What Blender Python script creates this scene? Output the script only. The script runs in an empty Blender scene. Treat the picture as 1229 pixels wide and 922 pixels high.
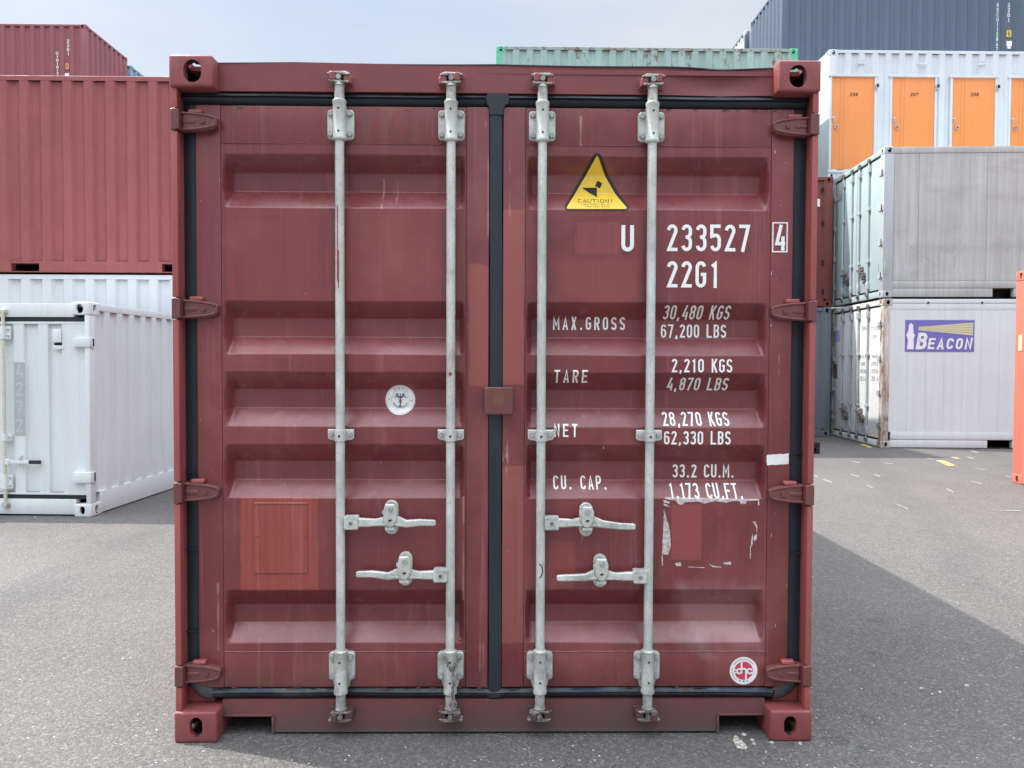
import bpy, bmesh, math, random
from mathutils import Vector, Matrix
from mathutils.geometry import tessellate_polygon
random.seed(7)
R = math.radians
scene = bpy.context.scene
C = scene.collection

# ------------------------------------------------------------------ camera
CAM = Vector((0.023, -2.902, 1.449))
YAW, PITCH, ROLL, FPX = R(.756), R(-1.55), R(.215), 923.0
FWD = Vector((math.sin(YAW)*math.cos(PITCH), math.cos(YAW)*math.cos(PITCH), math.sin(PITCH)))
_r = Vector((math.cos(YAW), -math.sin(YAW), 0)); _u = _r.cross(FWD)
RGT = _r*math.cos(ROLL) + _u*math.sin(ROLL)
UPV = -_r*math.sin(ROLL) + _u*math.cos(ROLL)
cd = bpy.data.cameras.new('camera'); cam = bpy.data.objects.new('camera', cd); C.objects.link(cam)
cd.sensor_width = 36; cd.lens = FPX/1229*36; cd.clip_start = .05; cd.clip_end = 2000
cam.matrix_world = Matrix((
    (RGT.x, UPV.x, -FWD.x, CAM.x), (RGT.y, UPV.y, -FWD.y, CAM.y), (RGT.z, UPV.z, -FWD.z, CAM.z), (0, 0, 0, 1)))
scene.camera = cam

# ------------------------------------------------------------------ sun + sky
SX, SY = .59, -.185                      # shadow offset per metre of height
to_sun = Vector((-SX, -SY, 1)).normalized()
sd = bpy.data.lights.new('sun', 'SUN'); sun = bpy.data.objects.new('sun', sd); C.objects.link(sun)
sd.energy = 3.7; sd.angle = R(.6); sd.color = (1, .955, .89)
sun.rotation_euler = to_sun.to_track_quat('Z', 'Y').to_euler()
w = bpy.data.worlds.new('World'); scene.world = w; w.use_nodes = True
nt = w.node_tree; nt.nodes.clear()
sky = nt.nodes.new('ShaderNodeTexSky'); sky.sky_type = 'NISHITA'; sky.sun_disc = False
sky.sun_elevation = math.asin(to_sun.z); sky.sun_rotation = math.atan2(to_sun.x, to_sun.y)
sky.air_density = 1.0; sky.dust_density = 2.0; sky.ozone_density = 1.0
tc = nt.nodes.new('ShaderNodeTexCoord')
mp = nt.nodes.new('ShaderNodeMapping'); mp.inputs['Scale'].default_value = (1.1, 1.1, 3.4)
mp.inputs['Rotation'].default_value = (R(8), R(16), 0)
cn = nt.nodes.new('ShaderNodeTexNoise'); cn.inputs['Scale'].default_value = 1.6; cn.inputs['Detail'].default_value = 6
cn.inputs['Roughness'].default_value = .5
cr = nt.nodes.new('ShaderNodeMapRange'); cr.inputs['From Min'].default_value = .36; cr.inputs['From Max'].default_value = .68
cr.inputs['To Min'].default_value = .70; cr.inputs['To Max'].default_value = .97
mx = nt.nodes.new('ShaderNodeMix'); mx.data_type = 'RGBA'
bg = nt.nodes.new('ShaderNodeBackground'); bg.inputs['Strength'].default_value = .10
wo = nt.nodes.new('ShaderNodeOutputWorld')
L = nt.links.new
L(tc.outputs['Generated'], mp.inputs['Vector']); L(mp.outputs[0], cn.inputs['Vector']); L(cn.outputs[0], cr.inputs['Value'])
L(cr.outputs[0], mx.inputs['Factor']); L(sky.outputs[0], mx.inputs['A']); L(mx.outputs['Result'], bg.inputs['Color'])
L(bg.outputs[0], wo.inputs['Surface'])
# thin cloud scatters more light the nearer one looks to the sun
dt = nt.nodes.new('ShaderNodeVectorMath'); dt.operation = 'DOT_PRODUCT'; dt.inputs[1].default_value = to_sun
L(tc.outputs['Generated'], dt.inputs[0])
m1 = nt.nodes.new('ShaderNodeMath'); m1.operation = 'MAXIMUM'; m1.inputs[1].default_value = 0; L(dt.outputs['Value'], m1.inputs[0])
m2 = nt.nodes.new('ShaderNodeMath'); m2.operation = 'POWER'; m2.inputs[1].default_value = 10; L(m1.outputs[0], m2.inputs[0])
m3 = nt.nodes.new('ShaderNodeMath'); m3.operation = 'MULTIPLY_ADD'; m3.inputs[1].default_value = 5.0; m3.inputs[2].default_value = 1; L(m2.outputs[0], m3.inputs[0])
sp = nt.nodes.new('ShaderNodeSeparateXYZ'); L(tc.outputs['Generated'], sp.inputs[0])      # overcast veil: brighter overhead than at the horizon
zr = nt.nodes.new('ShaderNodeMapRange'); zr.interpolation_type = 'SMOOTHSTEP'; L(sp.outputs[2], zr.inputs[0])
for i_, v_ in zip((1, 2, 3, 4), (.40, .95, 0, 4.6)): zr.inputs[i_].default_value = v_
m4 = nt.nodes.new('ShaderNodeMath'); m4.operation = 'ADD'; L(m3.outputs[0], m4.inputs[0]); L(zr.outputs[0], m4.inputs[1]); m3 = m4
vs = nt.nodes.new('ShaderNodeVectorMath'); vs.operation = 'SCALE'; L(m3.outputs[0], vs.inputs['Scale'])
n2 = nt.nodes.new('ShaderNodeTexNoise'); n2.inputs['Scale'].default_value = 1.1; n2.inputs['Detail'].default_value = 5; n2.inputs['Roughness'].default_value = .55; L(mp.outputs[0], n2.inputs['Vector'])
r2 = nt.nodes.new('ShaderNodeMapRange'); r2.inputs[1].default_value = .36; r2.inputs[2].default_value = .64; L(n2.outputs[0], r2.inputs[0])
xg = nt.nodes.new('ShaderNodeSeparateXYZ'); L(tc.outputs['Generated'], xg.inputs[0])
cm = nt.nodes.new('ShaderNodeMix'); cm.data_type = 'RGBA'; cm.inputs['A'].default_value = (3.85, 4.42, 5.2, 1); cm.inputs['B'].default_value = (4.9, 5.1, 5.2, 1)
L(r2.outputs[0], cm.inputs['Factor']); L(cm.outputs['Result'], vs.inputs[0])
L(vs.outputs[0], mx.inputs['B'])
scene.view_settings.view_transform = 'Standard'; scene.view_settings.look = 'None'
scene.view_settings.exposure = .80; scene.view_settings.gamma = 1

# ------------------------------------------------------------------ survey helpers (photo sighting -> point in the place)
def ray(px, py):
    return FWD + RGT*((px-614.5)/FPX) - UPV*((py-461)/FPX)
def at(px, py, Y):
    d = ray(px, py); t = (Y-CAM.y)/d.y; return CAM + d*t
def ground(px, py, z=0.0):
    d = ray(px, py); return CAM + d*((z-CAM.z)/d.z)

# ------------------------------------------------------------------ materials
class NT:
    def __init__(s, name):
        s.m = bpy.data.materials.new(name); s.m.use_nodes = True; s.t = s.m.node_tree
        s.b = s.t.nodes['Principled BSDF']; s.co = s.t.nodes.new('ShaderNodeTexCoord').outputs['Object']
        s._sep = None
    def n(s, k): return s.t.nodes.new(k)
    def l(s, a, b): s.t.links.new(a, b)
    def put(s, i, v):
        if hasattr(v, 'is_output'): s.l(v, i)
        else: i.default_value = v
    def math(s, op, a, b=0.0, c=None):
        n = s.n('ShaderNodeMath'); n.operation = op; s.put(n.inputs[0], a); s.put(n.inputs[1], b)
        if c is not None: s.put(n.inputs[2], c)
        return n.outputs[0]
    def noise(s, scale, sc=(1, 1, 1), detail=4, rough=.55, off=(0, 0, 0)):
        m = s.n('ShaderNodeMapping'); m.inputs['Scale'].default_value = sc; m.inputs['Location'].default_value = off
        s.l(s.co, m.inputs[0]); n = s.n('ShaderNodeTexNoise'); n.inputs['Scale'].default_value = scale
        n.inputs['Detail'].default_value = detail; n.inputs['Roughness'].default_value = rough
        s.l(m.outputs[0], n.inputs['Vector']); return n.outputs[0]
    def rng(s, v, a, b, c=0., d=1.):
        n = s.n('ShaderNodeMapRange'); s.put(n.inputs[0], v)
        for i, x in zip((1, 2, 3, 4), (a, b, c, d)): n.inputs[i].default_value = x
        return n.outputs[0]
    def mix(s, f, a, b, mode='MIX'):
        n = s.n('ShaderNodeMix'); n.data_type = 'RGBA'; n.blend_type = mode
        s.put(n.inputs['Factor'], f)
        for k, v in (('A', a), ('B', b)):
            if isinstance(v, tuple): v = (*v[:3], 1)
            s.put(n.inputs[k], v)
        return n.outputs['Result']
    def sep(s):
        if s._sep is None:
            n = s.n('ShaderNodeSeparateXYZ'); s.l(s.co, n.inputs[0]); s._sep = n.outputs
        return s._sep
    def box(s, x0, x1, z0, z1, soft=.006, wob=.006):
        X, _, Z = s.sep()[:3]
        nz = s.rng(s.noise(9, detail=5), .3, .7, -wob, wob)
        dx = s.math('SUBTRACT', s.math('ABSOLUTE', s.math('SUBTRACT', X, (x0+x1)/2)), abs(x1-x0)/2)
        dz = s.math('SUBTRACT', s.math('ABSOLUTE', s.math('SUBTRACT', Z, (z0+z1)/2)), abs(z1-z0)/2)
        d = s.math('ADD', s.math('MAXIMUM', dx, dz), nz)
        return s.rng(d, -soft, soft, 1, 0)
    def bump(s, h, dist=.002, strength=.5):
        n = s.n('ShaderNodeBump'); n.inputs['Distance'].default_value = dist; n.inputs['Strength'].default_value = strength
        s.l(h, n.inputs['Height']); s.l(n.outputs[0], s.b.inputs['Normal'])
    def fin(s, col, rough, metal=0.):
        s.put(s.b.inputs['Base Color'], col if not isinstance(col, tuple) else (*col[:3], 1))
        s.put(s.b.inputs['Roughness'], rough); s.b.inputs['Metallic'].default_value = metal
        return s.m

def sr(r, g, b):
    f = lambda v: (v/255/12.92 if v/255 <= .04045 else ((v/255+.055)/1.055)**2.4)
    return (f(r), f(g), f(b))
def mul(c, k): return tuple(min(1, x*k) for x in c)

def paint(name, col, rough=.45, var=.16, streak=.12, bump=.0015, rust=0., dirt=.0, dirtcol=(.09, .07, .055), extra=None, dents=0.):
    s = NT(name)
    c = s.mix(s.rng(s.noise(1.3, detail=6), .3, .7), mul(col, 1-var), mul(col, 1+var*.8))
    st = s.rng(s.noise(2.2, (7, 7, .35), detail=6, rough=.65), .42, .75)
    c = s.mix(s.math('MULTIPLY', st, streak*2.2), c, mul(col, .62))
    c = s.mix(s.rng(s.noise(55, detail=3), .35, .75, 0, .22), c, mul(col, 1.35))
    if dirt:
        d = s.rng(s.noise(4.5, (1, 1, .5), detail=8, rough=.7, off=(3, 1, 2)), .48, .8, 0, dirt)
        c = s.mix(d, c, dirtcol)
    if extra: c = extra(s, c)
    rg = s.rng(s.noise(7, detail=5, off=(5, 5, 5)), .3, .7, max(.05, rough-.07), rough+(.10 if rough > .3 else .08))
    if rust:
        rm = s.rng(s.noise(6, (1, 1, .45), detail=9, rough=.72, off=(9, 2, 4)), .60-.12*rust, .66-.08*rust, 0, .9)
        c = s.mix(rm, c, s.mix(s.noise(40), (.12, .04, .018), (.26, .11, .05)))
    h = s.math('MULTIPLY', s.noise(130, detail=3), min(1., .002/bump))
    if dents: h = s.math('ADD', s.math('MULTIPLY', h, .15), s.math('MULTIPLY', s.noise(2.4, detail=4, rough=.6), dents))
    s.bump(h, bump, .6)
    return s.fin(c, rg)

def flat(name, col, rough=.6, var=.12, sc=30, metal=0., bump=.0006):
    s = NT(name)
    c = s.mix(s.rng(s.noise(sc, detail=5), .3, .7), mul(col, 1-var), mul(col, 1+var))
    s.bump(s.noise(sc*4), bump, .5)
    return s.fin(c, rough, metal)

MAR = (.188, .040, .042)
RED = (.250, .054, .049)
def R_(x0, y0, x1, y1, Y=.067):
    a, b = at(x0, y1, Y), at(x1, y0, Y); return a.x, b.x, a.z, b.z
def door_marks(s, c):
    br = s.rng(s.noise(3, (34, 34, .5), detail=4, rough=.6), .32, .68, .35, 1.0)      # brush streaks
    def lay(c, rect, col, k, soft=.004, wob=.006, brush=False):
        m = s.math('MULTIPLY', s.box(*R_(*rect), soft, wob), k)
        if brush: m = s.math('MULTIPLY', m, br)
        return s.mix(m, c, col)
    lt = (.31, .080, .072)
    c = lay(c, (600, 252, 630, 462), lt, .8, .003, .004)
    c = lay(c, (563, 318, 587, 463), lt, .7, .003, .01)
    c = lay(c, (600, 560, 630, 772), lt, .75, .003, .004)
    c = lay(c, (272, 250, 399, 361), RED, .8, .006, .004, True)
    c = lay(c, (281, 258, 290, 345), (.165, .038, .044), .6, .006, .009, True)
    c = lay(c, (290, 259, 386, 266), (.165, .038, .044), .6, .006, .009, True)
    c = lay(c, (386, 258, 394, 347), (.165, .038, .044), .6, .006, .009, True)
    c = lay(c, (283, 336, 296, 346), (.165, .038, .044), .6, .006, .009, True)
    c = lay(c, (372, 337, 392, 346), (.165, .038, .044), .6, .006, .009, True)
    c = lay(c, (412, 250, 532, 362), RED, .85, .006, .006, True)
    c = lay(c, (272, 380, 400, 428), RED, .5, .02, .02)
    c = lay(c, (400, 425, 535, 447), RED, .4, .02, .02)
    c = lay(c, (289, 597, 381, 709), (.35, .070, .052), .9, .003, .003, True)
    c = lay(c, (690, 267, 745, 305), (.30, .070, .068), .8, .004, .004, True)
    c = lay(c, (664, 312, 762, 362), (.28, .066, .060), .6, .03, .03)
    c = lay(c, (862, 312, 918, 352), (.28, .066, .060), .5, .03, .03)
    c = lay(c, (806, 606, 842, 672), (.30, .068, .062), .7, .003, .002)
    c = lay(c, (660, 650, 690, 708), (.27, .062, .056), .6, .004, .01)
    c = lay(c, (850, 786, 925, 826), (.25, .072, .066), .5, .004, .01)
    # rust runs under the top gasket, grime near the bottom
    for px, wd, y1 in ((440, 10, 176), (500, 7, 168), (470, 5, 160), (463, 9, 215), (697, 5, 176), (910, 4, 160), (285, 3, 150), (1010, 3, 200)):
        m = s.math('MULTIPLY', s.box(*R_(px-wd/2, 129, px+wd/2, y1), .012, .012), s.rng(s.noise(5, (30, 30, 1)), .4, .7, 0, .6))
        c = s.mix(m, c, (.20, .10, .06))
    m = s.math('MULTIPLY', s.box(*R_(740, 765, 860, 786), .03, .03), s.rng(s.noise(14, (1, 1, 2.5), detail=7), .45, .7, 0, .75))
    c = s.mix(m, c, (.10, .085, .06))
    m = s.math('MULTIPLY', s.box(*R_(825, 715, 912, 778), .05, .05), .34)  # glossy sheen painted into the colour as a soft pale patch
    c = s.mix(m, c, (.45, .33, .33))
    # long run marks, chalky fading, scratches
    c = s.mix(s.rng(s.noise(1.4, (16, 16, .5), detail=7, rough=.7, off=(2, 0, 7)), .56, .72, 0, .34), c, (.40, .17, .165))
    c = s.mix(s.rng(s.noise(1.7, (22, 22, .35), detail=7, rough=.65, off=(5, 1, 3)), .58, .74, 0, .45), c, (.085, .030, .034))
    c = s.mix(s.rng(s.noise(2.3, detail=8, rough=.62, off=(7, 4, 9)), .50, .68, 0, .40), c, (.33, .11, .10))
    c = s.mix(s.rng(s.noise(26, (1, 1, .12), detail=5, rough=.7, off=(4, 4, 1)), .70, .735, 0, .6), c, (.50, .30, .28))
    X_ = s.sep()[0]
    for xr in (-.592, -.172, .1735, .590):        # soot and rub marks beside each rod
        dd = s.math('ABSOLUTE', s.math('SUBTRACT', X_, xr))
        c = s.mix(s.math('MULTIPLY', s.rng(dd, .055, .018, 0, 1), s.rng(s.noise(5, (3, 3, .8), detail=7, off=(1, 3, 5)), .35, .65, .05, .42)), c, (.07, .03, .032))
    for px, y0, y1, wd in ((576, 764, 806, 1.6), (580, 770, 800, 1.2), (586, 180, 300, 1.0), (556, 596, 720, 1.2), (697, 140, 175, 1.5), (612, 175, 260, .9), (935, 380, 450, .8), (262, 700, 780, 1.0), (458, 210, 250, 1.5), (475, 212, 246, 1.0)):
        m = s.math('MULTIPLY', s.box(*R_(px-wd/2, y0, px+wd/2, y1), .002, .004), .55)
        c = s.mix(m, c, (.48, .27, .20))
    gr = s.math('MULTIPLY', s.rng(s.sep()[2], .30, .14, 0, 1), s.rng(s.noise(8, detail=7), .35, .7, .1, .65))
    return s.mix(gr, c, (.085, .055, .045))
def sill_marks(s, c):
    c = s.mix(s.rng(s.noise(2.4, (1, 1, .7), detail=6, off=(3, 8, 2)), .42, .62, 0, .55), c, (.11, .050, .048))
    gr = s.math('MULTIPLY', s.rng(s.sep()[2], .15, .0, .12, 1), s.rng(s.noise(7, detail=8, rough=.7), .3, .62, .15, 1))
    c = s.mix(gr, c, (.080, .068, .064))
    return s.mix(s.rng(s.sep()[2], .028, .012, 0, .6), c, (.10, .095, .095))
M = {}
M['door'] = paint('maroon_door_paint', MAR, .30, .15, .25, .0010, extra=door_marks, dents=.6)
M['maroon'] = paint('maroon_frame_paint', (.20, .044, .045), .42, .14, .12, rust=.0, dirt=.25, dents=.4)
M['sill'] = paint('maroon_sill_paint', (.19, .047, .047), .5, .16, .12, rust=.0, dirt=.6, extra=sill_marks)
M['hinge'] = paint('maroon_hinge_paint', (.155, .046, .041), .45, .18, .1, dirt=.45, rust=.1)
M['mcast'] = paint('maroon_casting_paint', (.25, .060, .060), .5, .18, .2, dirt=.45, dirtcol=(.10, .055, .045), rust=.25)
M['mlip'] = paint('pinkish_post_paint', (.33, .080, .072), .45, .12, .1, rust=.1)
M['bolt'] = flat('dull_bolt_steel', (.36, .375, .36), .5, .25, 60, .2)
M['grimykeeper'] = paint('grimy_keeper_paint', (.10, .045, .042), .6, .25, .2, .002, dirt=.8, dirtcol=(.05, .04, .035), rust=.4)
s = NT('galvanised_steel')
c = s.mix(s.rng(s.noise(22, (1, 1, .35), detail=7, rough=.7), .35, .68), (.43, .455, .425), (.69, .70, .655))
c = s.mix(s.rng(s.noise(90, detail=2), .55, .75, 0, .5), c, (.31, .32, .30))
c = s.mix(s.rng(s.noise(5, (1, 1, .25), detail=6, off=(2, 7, 1)), .58, .72, 0, .45), c, (.70, .64, .50))
gz_ = s.math('MULTIPLY', s.rng(s.sep()[2], .42, .10, .10, 1), s.rng(s.noise(24, detail=8, rough=.7, off=(3, 1, 0)), .38, .66, 0, .85))
c = s.mix(gz_, c, (.20, .165, .14))
gt_ = s.math('MULTIPLY', s.rng(s.sep()[2], 2.40, 2.50, 0, 1), s.rng(s.noise(40, detail=6, rough=.7), .35, .6, .1, .8))
c = s.mix(gt_, c, (.16, .10, .085))
c = s.mix(s.rng(s.noise(9, (1, 1, .5), detail=8, rough=.75, off=(8, 8, 3)), .57, .68, 0, .6), c, (.25, .19, .14))
s.bump(s.noise(160), .0012, .6)
M['galv'] = s.fin(c, s.rng(s.noise(15), .3, .7, .42, .66), .25)
s = NT('worn_cam_steel')
c = s.mix(s.rng(s.noise(30, detail=7, rough=.7), .38, .62), (.07, .05, .045), (.30, .275, .26))
s.bump(s.noise(90), .002, .7); M['cam'] = s.fin(c, .55, .2)
M['rubber'] = paint('black_rubber_gasket', (.013, .019, .029), .50, .25, .2, .003, dirt=.16, dirtcol=(.10, .10, .10), dents=1.)
M['rubber_low'] = paint('scuffed_rubber_gasket', (.020, .026, .036), .55, .25, .2, .002, dirt=.55, dirtcol=(.17, .18, .19), dents=1.)
M['dark'] = flat('dark_recess_steel', (.012, .011, .012), .8)
M['black'] = flat('black_print', (.012, .012, .016), .5, .1)
M['white_print'] = flat('white_lettering', (.88, .87, .85), .5, .06, 60)
M['decal_white'] = flat('white_sticker', (.80, .80, .78), .4, .04)
M['decal_yellow'] = flat('yellow_sticker', (.90, .62, .06), .4, .05)
M['decal_red'] = flat('crimson_sticker_ink', (.62, .045, .10), .4, .06)
M['decal_blue'] = flat('navy_sticker_ink', (.035, .035, .14), .4, .2)
M['ink_grey'] = flat('grey_sticker_ink', (.33, .34, .35), .5, .1)
s = NT('torn_paper')
M['paper'] = s.fin(s.mix(s.rng(s.noise(60, detail=6, rough=.7), .35, .6), (.34, .25, .24), (.66, .60, .58)), .7)
M['cavity'] = flat('rusty_casting_cavity', (.035, .018, .015), .8, .3)
M['wood'] = flat('weathered_plywood', (.18, .12, .07), .8)

# ------------------------------------------------------------------ geometry
ident = lambda x, y, z: (x, y, z)
class G:
    def __init__(s, M=ident): s.v = []; s.f = []; s.M = M
    def pt(s, x, y, z): s.v.append(s.M(x, y, z)); return len(s.v)-1
    def quad(s, *ps): s.f.append([s.pt(*p) for p in ps]); return s
    def box(s, x0, x1, y0, y1, z0, z1):
        i = [s.pt(x, y, z) for x in (x0, x1) for y in (y0, y1) for z in (z0, z1)]
        for f in ((0, 1, 3, 2), (4, 6, 7, 5), (0, 4, 5, 1), (2, 3, 7, 6), (0, 2, 6, 4), (1, 5, 7, 3)): s.f.append([i[k] for k in f])
        return s
    def prism(s, poly, y0, y1, shrink=0.):       # polygon in x,z extruded along y; y0 is the outer face
        n = len(poly)
        if shrink:
            cx = sum(p[0] for p in poly)/n; cz = sum(p[1] for p in poly)/n
            W = max(p[0] for p in poly)-min(p[0] for p in poly); H = max(p[1] for p in poly)-min(p[1] for p in poly)
            kx, kz = 1-2*shrink/W, 1-2*shrink/H
            rings = [([(cx+(x-cx)*kx, cz+(z-cz)*kz) for x, z in poly], y0), (poly, y0+shrink*(1 if y1 > y0 else -1)), (poly, y1)]
        else: rings = [(poly, y0), (poly, y1)]
        idx = [[s.pt(x, y, z) for x, z in pl] for pl, y in rings]
        s.f.append(idx[0][::-1]); s.f.append(idx[-1])
        for a, b in zip(idx, idx[1:]):
            for k in range(n): s.f.append([a[k], a[(k+1) % n], b[(k+1) % n], b[k]])
        return s
    def tube(s, p0, p1, r0, r1=None, n=16, cap=True):
        r1 = r0 if r1 is None else r1
        a, b = Vector(p0), Vector(p1); d = (b-a).normalized()
        e = d.orthogonal().normalized(); g = d.cross(e)
        A = []; B = []
        for k in range(n):
            o = e*math.cos(2*math.pi*k/n) + g*math.sin(2*math.pi*k/n)
            A.append(s.pt(*(a+o*r0))); B.append(s.pt(*(b+o*r1)))
        for k in range(n): s.f.append([A[k], A[(k+1) % n], B[(k+1) % n], B[k]])
        if cap: s.f.append(A[::-1]); s.f.append(B)
        return s
    def lathe(s, c, prof, n=20):                 # vertical axis through c=(x,y); prof = [(r,z)]
        rings = [[s.pt(c[0]+r*math.cos(2*math.pi*k/n), c[1]+r*math.sin(2*math.pi*k/n), z) for k in range(n)] for r, z in prof]
        for a, b in zip(rings, rings[1:]):
            for k in range(n): s.f.append([a[k], a[(k+1) % n], b[(k+1) % n], b[k]])
        s.f.append(rings[0][::-1]); s.f.append(rings[-1]); return s
    def grid(s, xs, zs, fy):
        idx = [[s.pt(x, fy(x, z), z) for z in zs] for x in xs]
        for a, b in zip(idx, idx[1:]):
            for k in range(len(zs)-1): s.f.append([a[k], b[k], b[k+1], a[k+1]])
        return s
    def torus(s, c, ax, r, t, n=10, m=6, st=1.):
        c = Vector(c); ax = Vector(ax).normalized(); e = Vector((0, 0, 1)) if abs(ax.z) < .9 else Vector((1, 0, 0)); g = ax.cross(e)
        rings = []
        for k in range(n):
            a = 2*math.pi*k/n; o = e*math.cos(a)*st + g*math.sin(a); rings.append([s.pt(*(c+o*r+(o.normalized()*math.cos(b)+ax*math.sin(b))*t)) for b in [2*math.pi*j/m for j in range(m)]])
        for k in range(n):
            a, b = rings[k], rings[(k+1) % n]
            for j in range(m): s.f.append([a[j], b[j], b[(j+1) % m], a[(j+1) % m]])
        return s
    def mesh(s, name, mat, smooth=True, bevel=0., seg=2, normals=True):
        me = bpy.data.meshes.new(name); me.from_pydata(s.v, [], s.f)
        bm = bmesh.new(); bm.from_mesh(me)
        bmesh.ops.remove_doubles(bm, verts=bm.verts, dist=1e-5)
        if normals: bmesh.ops.recalc_face_normals(bm, faces=bm.faces)
        if bevel:
            ed = [e for e in bm.edges if e.is_manifold and e.calc_face_angle(0) > .6]
            bmesh.ops.bevel(bm, geom=ed, offset=bevel, segments=seg, affect='EDGES', profile=.6, clamp_overlap=True)
        bm.to_mesh(me); bm.free()
        for x in (mat if isinstance(mat, (list, tuple)) else [mat]): me.materials.append(x)
        if smooth:
            for p in me.polygons: p.use_smooth = True
            me.set_sharp_from_angle(angle=R(32))
        return me
    def build(s, name, mat, parent=None, split=False, **k):
        if not split: return link(name, s.mesh(name, mat, **k), parent)
        par = list(range(len(s.v)))                     # one object per connected piece
        def find(a):
            while par[a] != a: par[a] = par[par[a]]; a = par[a]
            return a
        for f in s.f:
            for b in f[1:]: par[find(f[0])] = find(b)
        comp = {}
        for f in s.f: comp.setdefault(find(f[0]), []).append(f)
        out = None
        for fs in comp.values():
            q = G(); mp = {}
            for f in fs:
                for i in f:
                    if i not in mp: mp[i] = len(q.v); q.v.append(s.v[i])
                q.f.append([mp[i] for i in f])
            out = link(name, q.mesh(name, mat, **k), parent)
        return out

def link(name, me, parent=None, loc=None):
    o = bpy.data.objects.new(name, me); C.objects.link(o)
    if parent: o.parent = parent
    if loc: o.location = loc
    return o
def thing(name, label, cat, loc=(0, 0, 0), yaw=0., group=None):
    o = bpy.data.objects.new(name, None); C.objects.link(o); o.location = loc; o.rotation_euler = (0, 0, yaw)
    o['label'] = label; o['category'] = cat; o.empty_display_size = .2
    if group: o['group'] = group
    return o
def stadium(cx, cz, w, h, n=8):
    r = w/2; a = [(cx+r*math.cos(t), cz+h/2-r+r*math.sin(t)) for t in [math.pi*k/n for k in range(n+1)]]
    b = [(cx+r*math.cos(t), cz-h/2+r+r*math.sin(t)) for t in [math.pi+math.pi*k/n for k in range(n+1)]]
    return a+b
def rrect(x0, x1, z0, z1, r, n=4, corners=(1, 1, 1, 1)):     # corners: br, tr, tl, bl
    out = []
    for (cx, cz, a0, on) in ((x1-r, z0+r, -90, corners[0]), (x1-r, z1-r, 0, corners[1]), (x0+r, z1-r, 90, corners[2]), (x0+r, z0+r, 180, corners[3])):
        if on:
            for k in range(n+1):
                a = R(a0+90*k/n); out.append((cx+r*math.cos(a), cz+r*math.sin(a)))
        else: out.append((cx+(r if cx > (x0+x1)/2 else -r), cz+(r if cz > (z0+z1)/2 else -r)))
    return out

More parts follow.
